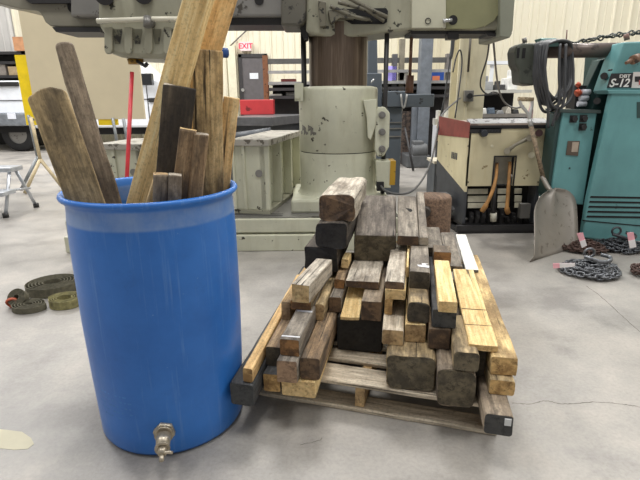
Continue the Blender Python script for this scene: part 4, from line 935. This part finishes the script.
m = MB(); m.cyl(Y(494, 186, FYw-.02), Y(493, 222, FYw), .022, n=12); cbl = m.build('ground_cable', BLACK_M, we)
m = MB(); m.cyl(Y(493.5, 213, FYw-.01), Y(493.2, 221, FYw-.01), .028, n=14); m.build('cable_collar', plain('collar_cream', (206, 202, 186), .5), cbl)
rr = random.Random(5)
m = MB()
for k in range(10):
    x = fx0+.07+.055*k; h_ = .05+.08*rr.random(); m.box((x, FYw+.03, .08), (x+.035, FYw+.09, .08+h_)); m.cyl((x+.017, FYw+.0, .08+h_*.6), (x+.017, FYw+.05, .08+h_*.6), .014, n=10)
m.build('terminal_row', BLACK_M, we)
m = MB(); m.box((fx0-.06, FYw-.04, .028), (fx1+.02, FYw+.0, .075)); m.box((fx0-.1, FYw+.64, .028), (fx1-.02, FYw+.70, .075)); m.prism([(fx0-.04, FYw-.03, .001), (fx1, FYw-.03, .001), (fx1-.05, FYw+.66, .001), (fx0-.12, FYw+.66, .001)], (0, 0, .03)); m.build('skid_base', plain('skid_black', (44, 43, 44), .6), we)
m = MB(); p0, p1 = Y(521, 204, FYw-.02), Y(529, 218, FYw-.02); m.box((p0.x, FYw-.03, p1.z), (p1.x, FYw+.03, p0.z)); m.build('outlet_cover', GREY_M, we)
m = MB(); q = Y(447, 205, 4.45); m.box((q.x-.1, 4.3, .15), (q.x+.0, 4.5, .32)); m.tube([(q.x+.02, 4.35, .2), (q.x-.02, 4.4, .1), (q.x+.04, 4.5, .05)], .03, 8); m.build('side_clamp', plain('clamp_grey', (84, 84, 84), .5), we)

# ------------------------------------------------------------------ teal machines
TEAL = worn('teal_paint', (98, 148, 150), (50, 76, 76), .42, .68, 9, grime=(76, 120, 122))
TEALD = worn('dark_teal_shaded', (44, 68, 66), (30, 40, 40), .5, .62, 5)  # darker teal for castings; shade on the machine's side put into the colour
tc_ = empty('control_cabinet', (2.1, 4.0, 0), 'teal electrical control cabinet with three dark knobs, left of the big teal saw', 'control cabinet')
def skew(pts, y, depth, name, mat, par, bevel=.006):
    m = MB(); m.slab(pts, y, depth); return m.build(name, mat, par, bevel=bevel)
skew([(563, 112), (597, 113), (583, 205), (550, 201)], 3.98, .22, 'cabinet_body', TEAL, tc_)
skew([(557, 114), (564, 113), (551, 201), (547, 196)], 4.0, .18, 'cabinet_hinge_side', TEALD, tc_)
skew([(560, 109), (601, 110), (601, 113.5), (560, 112.5)], 3.96, .26, 'cabinet_rain_lip', plain('lip_dark', (60, 72, 70), .5), tc_, .002)
skew([(556, 200), (588, 204), (584, 236), (545, 232)], 4.06, .14, 'under_cabinet_shade', DARK_M, tc_, .004)  # near-black slab standing in for the shaded gap below the cabinet
for a_ in ((573, 119), (583, 118.5), (582, 127)): p = Y(a_[0], a_[1], 3.98); m = MB(); m.box(p-Vector((.028, .01, .028)), p+Vector((.028, 0, .028))); m.cyl(p-Vector((0, .04, 0)), p, .020, n=14); m.build('selector_knob', BLACK_M, tc_)
pl_ = skew([(568, 141), (580, 141), (578, 156), (566, 155)], 3.974, .008, 'name_plate', plain('plate_brown', (92, 80, 70), .4, .3), tc_, .001)
skew([(572.5, 142), (579, 142), (577.5, 152), (571.5, 152)], 3.972, .003, 'plate_print', plain('plate_pale', (166, 152, 136), .5), pl_, 0)
m = MB(); p = Y(566, 192, 3.98); m.tube([p+Vector((.012*math.cos(2*PI*i/16), -.002, .012*math.sin(2*PI*i/16))) for i in range(16)], .003, 6, closed=True); p = Y(569.5, 168, 3.98); m.cyl(p-Vector((0, .005, 0)), p, .006); m.build('key_lock', BLACK_M, tc_)
ts = empty('band_saw_machine', (2.7, 3.9, 0), 'big teal machine marked S-12 with louvres at its foot, on the right edge', 'sawing machine')
skew([(612, 92), (680, 92), (680, 248), (582, 238), (588, 200)], 3.9, .06, 'machine_cabinet', TEAL, ts, .012)
skew([(624, 42), (680, 40), (680, 92), (606, 92)], 3.95, .2, 'upper_cover', TEAL, ts, .012)
skew([(607, 90), (680, 90), (680, 94), (609, 94)], 3.89, .2, 'cover_ledge', TEAL, ts, .004)
skew([(612, 57), (622, 48), (612, 90), (606, 120), (590, 200), (584, 236), (578, 236), (588, 160), (592, 108)], 4.23, .3, 'side_casting', TEALD, ts, .006)
skew([(618, 44), (690, 42), (690, 245), (600, 240)], 4.16, .5, 'machine_body', TEALD, ts, .01)
skew([(600, 60), (616, 56), (600, 100), (592, 112), (575, 112)], 4.24, .1, 'side_brace', TEALD, ts, .006)
for k in range(5):
    y0 = 196+k*4.9; MB().slab([(591-k*.9, y0), (672, y0+1.5), (672, y0+3.3), (590-k*.9, y0+1.8)], 3.897, .01).build('louvre_slot', DARK_M, ts)
m = MB(); m.slab([(583, 220), (680, 229), (680, 230), (583, 221)], 3.897, .01); m.build('panel_seam', DARK_M, ts)
sg = skew([(611.5, 73.5), (633.5, 73), (631.5, 87.5), (607, 87.8)], 3.946, .006, 'sign_panel', plain('sign_black', (44, 42, 46), .4, var=.03), ts, 0)
skew([(633.5, 72), (660, 71.5), (660, 88), (631.5, 88)], 3.944, .008, 'white_notice', plain('notice_white', (228, 222, 218), .5, var=.02), ts, 0)
skew([(635, 76.5), (650, 76.2), (650, 81.5), (635, 81.8)], 3.942, .003, 'notice_black_bar', plain('notice_black', (40, 38, 40), .5), ts, 0)
skew([(639, 80), (646, 80), (646, 85), (639, 85)], 3.9415, .003, 'notice_red_mark', plain('notice_red', (190, 96, 92), .5), ts, 0)
lw = plain('sign_white_ink', (236, 234, 230), .5, var=.01)
shear = Matrix(((1, .22, 0, 0), (0, 1, 0, 0), (0, 0, 1, 0), (0, 0, 0, 1)))
text('sign_lettering', 'S-12', .086, lw, Matrix.Translation(Y(620, 83.3, 3.943)) @ Matrix.Rotation(PI/2, 4, 'X') @ shear, ts, .001)
text('sign_lettering', 'DBT', .034, lw, Matrix.Translation(Y(625, 76.3, 3.943)) @ Matrix.Rotation(PI/2, 4, 'X') @ Matrix.Scale(1.35, 4, (1, 0, 0)), ts, .001)
for a_ in ((611, 70), (609, 93)): p = Y(a_[0], a_[1], 3.93); MB().cyl(p-Vector((0, .01, 0)), p+Vector((0, .03, 0)), .007, n=8).build('bolt', BLACK_M, ts)
for a_ in ((604, 76), (597, 101)): MB().cyl(Y(a_[0], a_[1], 3.99), Y(a_[0], a_[1], 4.05), .026).build('bolt', BLACK_M, ts)
m = MB(); m.tube([Y(626, 63, 3.85), Y(632, 60, 3.88), Y(644, 55, 3.93)], [.012, .018, .02], 10); m.cyl(Y(633, 60, 3.86), Y(638, 58, 3.9), .034); m.build('feed_lever', worn('lever_bronze', (120, 92, 74), (60, 48, 42), .4, .6), ts)
m = MB(); m.slab([(637, 102), (660, 102), (660, 118), (637, 118)], 3.897, .006); m.build('door_pull', TEALD, ts)
# horizontal arm
pip = worn('arm_steel', (96, 84, 78), (66, 58, 54), .4, .6, 6, metal=.3)
m = MB(); m.cyl(Y(540, 51, 4.15), Y(622, 50, 4.15), .056, n=28); m.build('support_arm', pip, ts)
dg = worn('dark_green_casting', (70, 74, 66), (44, 46, 42), .5, .6)
m = MB(); m.slab([(515, 52), (517, 46), (523, 43), (541, 43), (543, 50), (541, 64), (536, 66), (537, 82), (533, 86), (520, 84), (519, 70), (516, 64)], 4.08, .18); hc = m.build('arm_clamp_casting', dg, ts, bevel=.015)
m = MB(); m.slab([(517.5, 48), (520, 48), (519, 58), (516.8, 58)], 4.075, .01); m.slab([(523, 48), (526, 48), (525, 58), (522, 58)], 4.075, .01); m.build('casting_slot', DARK_M, hc)
m = MB(); m.cyl(Y(525, 43, 4.15), Y(524, 38, 4.15), .018); m.build('set_screw', GREY_M, hc)
m = MB(); m.slab([(540, 38), (557, 38), (560, 46), (545, 47)], 4.08, .12); m.build('hose_hook', plain('teal_hook', (110, 150, 148), .5), ts, bevel=.01)
# coiled hoses draped on the arm
hz_ = plain('hose_charcoal', (66, 67, 70), .45, var=.15)
hs = empty('hose_coil', tuple(Y(552, 47, 4.05)), 'coil of dark grey hose draped over the arm of the teal machine', 'hose')
rr = random.Random(11)
for k in range(8):
    xl = 534+k*1.7; xr = 560+k*1.9; bot = 92+rr.random()*16; yy = 4.05-.012*k
    c = [Y(xl+2, 44, yy), Y(xl-1+rr.random()*3, 60, yy-.02), Y(xl, 80, yy-.02), Y(xl+5, bot, yy), Y((xl+xr)/2, bot+5, yy+.02), Y(xr-2, bot-6, yy+.06), Y(xr, 75, yy+.1), Y(xr-1, 55, yy+.14), Y(xr-3, 43, yy+.12), Y((xl+xr)/2, 40.5, yy+.06)]
    P_ = [c[-1]]+c+[c[0]]; P_ = spl(c+[c[0]], 7)
    m = MB(); m.tube(P_[:-1], .0115, 7, closed=True); m.build('hose_loop', hz_, hs)
for k, (xa, xb, yb_) in enumerate(((541, 548, 128), (560, 552, 126), (566, 556, 120))):
    m = MB(); m.tube(spl([Y(xa, 44, 4.0), Y(xa-1, 70, 3.97), Y((xa+xb)/2+3, 100, 3.97), Y(xb, yb_, 4.0)]), .011, 7); m.build('hose_tail', hz_, hs)
# twisted cable above
m = MB()
for ph in (0, 2.1, 4.2):
    P_ = []
    for i in range(70):
        f_ = i/69; px_ = 566+100*f_; py2 = 45-13*math.sin(min(1, f_*1.1)*PI*.5)+1.1*math.sin(f_*40+ph)+1.0*math.sin(f_*23+ph*2)+.8*math.sin(f_*77+ph)
        P_.append(Y(px_, py2, 4.25+.012*math.cos(f_*40+ph)))
    m.tube(P_, .007, 6)
m.build('wire_bundle', plain('wire_dark', (56, 62, 58), .5), ts)
hkm = plain('hook_rust', (120, 90, 80), .6); MB().cyl(Y(566, 44, 4.2), Y(567, 30, 4.2), .005).build('wire_hook', hkm, ts); MB().cyl(Y(627, 40, 4.05), Y(626, 34, 4.05), .02).build('wire_hook', hkm, ts)
# red/white spools on top of the teal cabinet
sp_e = empty('cable_reel_rack', tuple(Y(580, 108, 4.3)), 'black rack with red and white reels on top of the teal control cabinet', 'rack')
m = MB(); m.slab([(577, 85), (590, 86), (588, 89), (582, 89), (580, 104), (592, 106), (592, 109), (574, 109)], 4.25, .15); m.build('rack_bracket', BLACK_M, sp_e)
m = MB()
for a_ in ((584, 92), (582, 98), (580, 104)): p = Y(a_[0], a_[1], 4.22); m.cyl(p-Vector((.02, 0, 0)), p+Vector((.05, 0, 0)), .022, n=14)
m.build('white_reel', plain('reel_white', (220, 222, 230), .4, var=.03), sp_e)
m = MB(); p = Y(576, 94, 4.22); m.cyl(p, p+Vector((.03, 0, .02)), .03, n=10); p = Y(577, 86, 4.22); m.cyl(p, p+Vector((.02, 0, .02)), .02, n=8); m.build('red_reel', plain('reel_orange', (196, 84, 50), .5), sp_e)
# pink-tagged bottle behind the shovel
m = MB(); a = Y(541, 130, 4.16); m.lathe((a.x-.02, 4.36, ztop+.031), [(0, 0), (.022, 0), (.022, .10), (.012, .13), (.012, .16), (0, .165)], 16); tag(m.build('spray_bottle', plain('pinkish_white', (226, 190, 190), .4, var=.1)), 'small pinkish-white bottle on the welder behind the shovel handle', 'bottle')

# ------------------------------------------------------------------ shovel
sv = empty('scoop_shovel', tuple(G(540, 262, 0)), 'big worn aluminium scoop shovel with a wooden shaft leaning against the welder', 'shovel')
SB0, SB1 = G(529.5, 262, .002), G(574, 248, .002)   # the two corners of the edge on the floor
ax = (SB1-SB0).normalized(); ctr = (SB0+SB1)/2
TP = Y(547, 186, 3.98)      # socket
BT = Y(550.5, 190, 3.93)    # top of the blade
upv = BT-ctr; Lb = upv.length; upv.normalize(); nb = ax.cross(upv).normalized()
if nb.y > 0: nb = -nb
WB = (SB1-SB0).length
alw = worn('worn_aluminium', (142, 136, 128), (116, 108, 100), .45, .60, 20, metal=.35, grime=(122, 116, 108))
m = MB(); NU, NV = 16, 18; vs = []
for j in range(NV+1):
    v_ = j/NV
    hw = WB/2*(1.0 if v_ < .62 else math.sqrt(max(0, 1-((v_-.62)/.385)**2.2)))
    for i in range(NU+1):
        u_ = (i/NU-.5)*2
        dz = -.012+.045*abs(u_)**3+.02*(1-abs(u_))**3*(v_**3)*3+.012*math.sin(v_*3)
        vs.append(ctr+ax*(u_*hw)+upv*(v_*Lb)+nb*(dz if v_ > 0 else 0))
fs = [(j*(NU+1)+i, j*(NU+1)+i+1, (j+1)*(NU+1)+i+1, (j+1)*(NU+1)+i) for j in range(NV) for i in range(NU)]
m.add(vs, fs, 0, True); bl = m.build('blade', alw, sv); sf = bl.modifiers.new('solid', 'SOLIDIFY'); sf.thickness = .004
HB = Y(542, 176, 4.0); HT = Y(531, 126, 4.06)
m = MB(); m.tube([ctr+upv*Lb*.74+nb*.012, ctr+upv*Lb*.93+nb*.02, TP+nb*.0, HB], [.008, .018, .021, .019], 12); m.build('socket', alw, sv)
m = MB(); m.tube([HB.lerp(TP, .3), HT], .0175, 12); m.build('shaft', wood('shaft_wood', (112, 96, 78), (140, 122, 100), (164, 146, 122)), sv)
m = MB(); HH = Y(529.5, 119, 4.065); HL, HR = Y(519.5, 99, 4.07), Y(532, 99.5, 4.07)
m.tube([HT, HH], .02, 10); m.tube(spl([HH, Y(527.5, 113, 4.065), Y(521, 105, 4.07), HL]), .013, 8); m.tube(spl([HH, Y(530.5, 112, 4.065), Y(532, 106, 4.07), HR]), .013, 8); m.build('handle_fork', plain('fork_silver', (196, 196, 194), .35, .4), sv)
m = MB(); m.cyl(HL+Vector((-.01, 0, 0)), HR+Vector((.01, 0, 0)), .017, n=14); m.build('grip', wood('grip_wood', (150, 132, 104), (176, 158, 128), (196, 178, 150)), sv)

# ------------------------------------------------------------------ chains
def link(m, c, d, up, L=.05, W_=.032, r=.0065):
    d = d.normalized(); s = d.cross(up)
    if s.length < 1e-3: s = d.orthogonal()
    s.normalize(); P_ = []
    for i in range(14):
        a = 2*PI*i/14; P_.append(c+d*(math.copysign(L/2-W_/2, math.cos(a))+math.cos(a)*W_/2)+s*(math.sin(a)*W_/2))
    m.tube(P_, r, 6, closed=True)
def chain(name, ctr, rx, ry, n, mat, label, seed, lay=3, hook=True, tagpx=None, tagc=None):
    rr = random.Random(seed)
    r = empty(name, (ctr.x, ctr.y, 0), label, 'chain')
    m = MB(); ang = 0; prevp = None
    for k in range(n):
        f_ = k/n; rad = 1-.75*((f_*lay) % 1); ang += .034/(max(.3, rad)*max(rx, ry))
        lv = f_*.05*(1.3-rad)
        p = Vector((ctr.x+rx*rad*math.cos(ang)+rr.uniform(-.006, .006), ctr.y+ry*rad*math.sin(ang)+rr.uniform(-.006, .006), .018+lv+rr.uniform(0, .008)))
        dd = Vector((-rx*math.sin(ang), ry*math.cos(ang), rr.uniform(-.01, .01)))
        tilt = Vector((rr.uniform(-.5, .5), rr.uniform(-.5, .5), 1)) if k % 2 else Vector((math.cos(ang), math.sin(ang), .7))
        link(m, p, dd, tilt)
    m.build('chain_links', mat, r)
    if hook:
        m = MB(); hc_ = ctr+Vector((.02, -ry*.25, .105)); m.tube(spl([hc_+Vector((-.10, 0, .03)), hc_+Vector((-.06, -.03, .02)), hc_+Vector((0, -.045, .005)), hc_+Vector((.06, -.03, .01)), hc_+Vector((.08, .015, .02)), hc_+Vector((.03, .04, .03))]), .013, 8)
        m.tube([hc_+Vector((.035*math.cos(2*PI*i/14)-.06, .02, .05+.03*math.sin(2*PI*i/14))) for i in range(14)], .009, 6, closed=True)
        m.build('hook', mat, r)
    if tagpx:
        y = tagpx[4]; m = MB(); m.prism([Y(a, b, y) for a, b in tagpx[:4]], (0, .003, 0)); tg = m.build('paper_tag', plain('tag_pink', (240, 176, 186), .6, var=.05), r); tg['label'] = 'pink and white paper tag'
        q = [Vector(Y(a, b, y-.003)) for a, b in tagpx[:4]]; m = MB()
        m.prism([q[0].lerp(q[3], tagc), q[1].lerp(q[2], tagc), q[2], q[3]], (0, .002, 0)); m.build('tag_blank', plain('tag_white', (240, 236, 236), .6, var=.02), tg)
    return r
steel_ch = plain('chain_steel', (104, 106, 110), .35, .6, var=.25, scale=30)
rust_ch = plain('chain_rusty', (84, 66, 60), .6, .4, var=.25, scale=30)
dark_ch = plain('chain_dark', (70, 72, 76), .4, .6, var=.25, scale=30)
c1_ = G(588, 272, 0)
chain('chain', G(590, 273, 0), .20, .17, 190, steel_ch, 'nearest heap of bright steel chain with a hook on the floor by the shovel', 1, 4, True, [(553, 263.5), (553.5, 268.5), (575, 266.5), (575, 263), 2.93], .3)
chain('chain', G(585, 251, 0), .17, .12, 90, rust_ch, 'rusty brown chain heap with an upright pink tag, just behind the nearest heap', 2, 3, False, [(577, 233.5), (583, 232.5), (587, 245.5), (582, 248), 3.25], .55)
chain('chain', G(617, 249, 0), .22, .15, 150, dark_ch, 'dark steel chain heap on the right, in front of the teal machine', 3, 4, True, [(627, 233), (633.5, 232), (636.5, 247), (630, 248.5), 3.28], .5)
chain('chain', G(652, 276, 0), .14, .14, 60, rust_ch, 'chain heap mostly cut off at the photo\'s right edge', 4, 2, False)

# ------------------------------------------------------------------ webbing straps
def ribbon(m, pts, w, th=.0035):
    """upright band following pts (bottom edge)"""
    n = len(pts); L = []
    for i, p in enumerate(pts):
        d = pts[min(i+1, n-1)]-pts[max(0, i-1)]; s = Vector((-d.y, d.x, 0)).normalized()*th/2; ww = Vector((0, 0, w))
        L += [p-s, p+s, p+s+ww, p-s+ww]
    fs = []
    for i in range(n-1):
        for j in range(4): fs.append((i*4+j, i*4+(j+1) % 4, (i+1)*4+(j+1) % 4, (i+1)*4+j))
    fs += [(3, 2, 1, 0), (n*4-4, n*4-3, n*4-2, n*4-1)]
    m.add(L, fs)
def coil(name, c, r0, r1, turns, w, mat, label, asp=1.0, rot=0, tilt=0, lift=0.002):
    m = MB(); P_ = []; n = int(turns*30)
    for i in range(n+1):
        f_ = i/n; a = 2*PI*turns*f_; r_ = r0+(r1-r0)*f_
        x, y = r_*math.cos(a), r_*asp*math.sin(a)
        P_.append(Vector((x*math.cos(rot)-y*math.sin(rot), x*math.sin(rot)+y*math.cos(rot), 0)))
    ribbon(m, P_, w)
    Rm = Matrix.Translation((c.x, c.y, c.z+lift)) @ Matrix.Rotation(tilt, 4, 'X'); m.v = [Rm @ p for p in m.v]
    return tag(m.build(name, mat), label, 'strap', 'coiled webbing straps on the floor')
sd1 = plain('webbing_dark_green', (96, 92, 76), .8, var=.15, scale=40); sd2 = plain('webbing_yellow_green', (128, 122, 82), .8, var=.28, scale=22)
c = G(54, 290, 0); coil('webbing_strap', c, .05, .165, 6, .06, sd1, 'large dark green coil of webbing strap left of the barrel', .9, .5)
c = G(66, 305, 0); coil('webbing_strap', c, .04, .10, 4.5, .05, sd2, 'smaller yellow-green coil of webbing strap touching the barrel\'s left side', .9)
c = G(79, 274, 0); coil('webbing_strap', c+Vector((.04, .03, 0)), .02, .07, 4, .055, sd1, 'small dark strap coil just behind the large dark coil, next to the barrel')
c = G(30, 309, 0); coil('webbing_strap', c, .02, .10, 5, .035, sd1, 'flat dark strap heap at the front left with an orange ring beside it', .8)
c = G(21, 299, .035); o = coil('webbing_strap', c, .015, .055, 5, .05, sd1, 'small tilted dark strap roll leaning on the front left heap', 1, 0, math.radians(50), .0)
m = MB(); c = G(12, 303, .03); m.tube([c+Vector((.028*math.cos(2*PI*i/18), .008*math.sin(4*PI*i/18), .026*math.sin(2*PI*i/18))) for i in range(18)], .008, 8, closed=True, flat=1.4)
tag(m.build('strap_ring', plain('orange_red', (176, 84, 54), .5)), 'orange-red plastic ring at the left end of the strap heap', 'ring')

# ------------------------------------------------------------------ lights
def area(name, loc, size, power, col=(1, .985, .96), rot=(0, 0, 0), sy=None):
    l = bpy.data.lights.new(name, 'AREA'); l.energy = power; l.color = col; l.size = size
    if sy: l.shape = 'RECTANGLE'; l.size_y = sy
    o = bpy.data.objects.new(name, l); COL.objects.link(o); o.location = loc; o.rotation_euler = rot
    return o
for x in (-5, 0, 5):
    for y in (1.5, 6, 10.5): area('high_bay_light', (x, y, 6.4), 1.4, 160 if y < 2 else 225)
area('roof_light', (-8, 9, 6.2), 4, 330, (1, .98, .96))
wd = bpy.data.worlds.new('world'); scn.world = wd; wd.use_nodes = True
bg = wd.node_tree.nodes['Background']; bg.inputs[0].default_value = (1, .99, .97, 1); bg.inputs[1].default_value = .42
scn.view_settings.view_transform = 'Standard'; scn.view_settings.look = 'None'; scn.view_settings.gamma = 1
scn.view_settings.exposure = 0
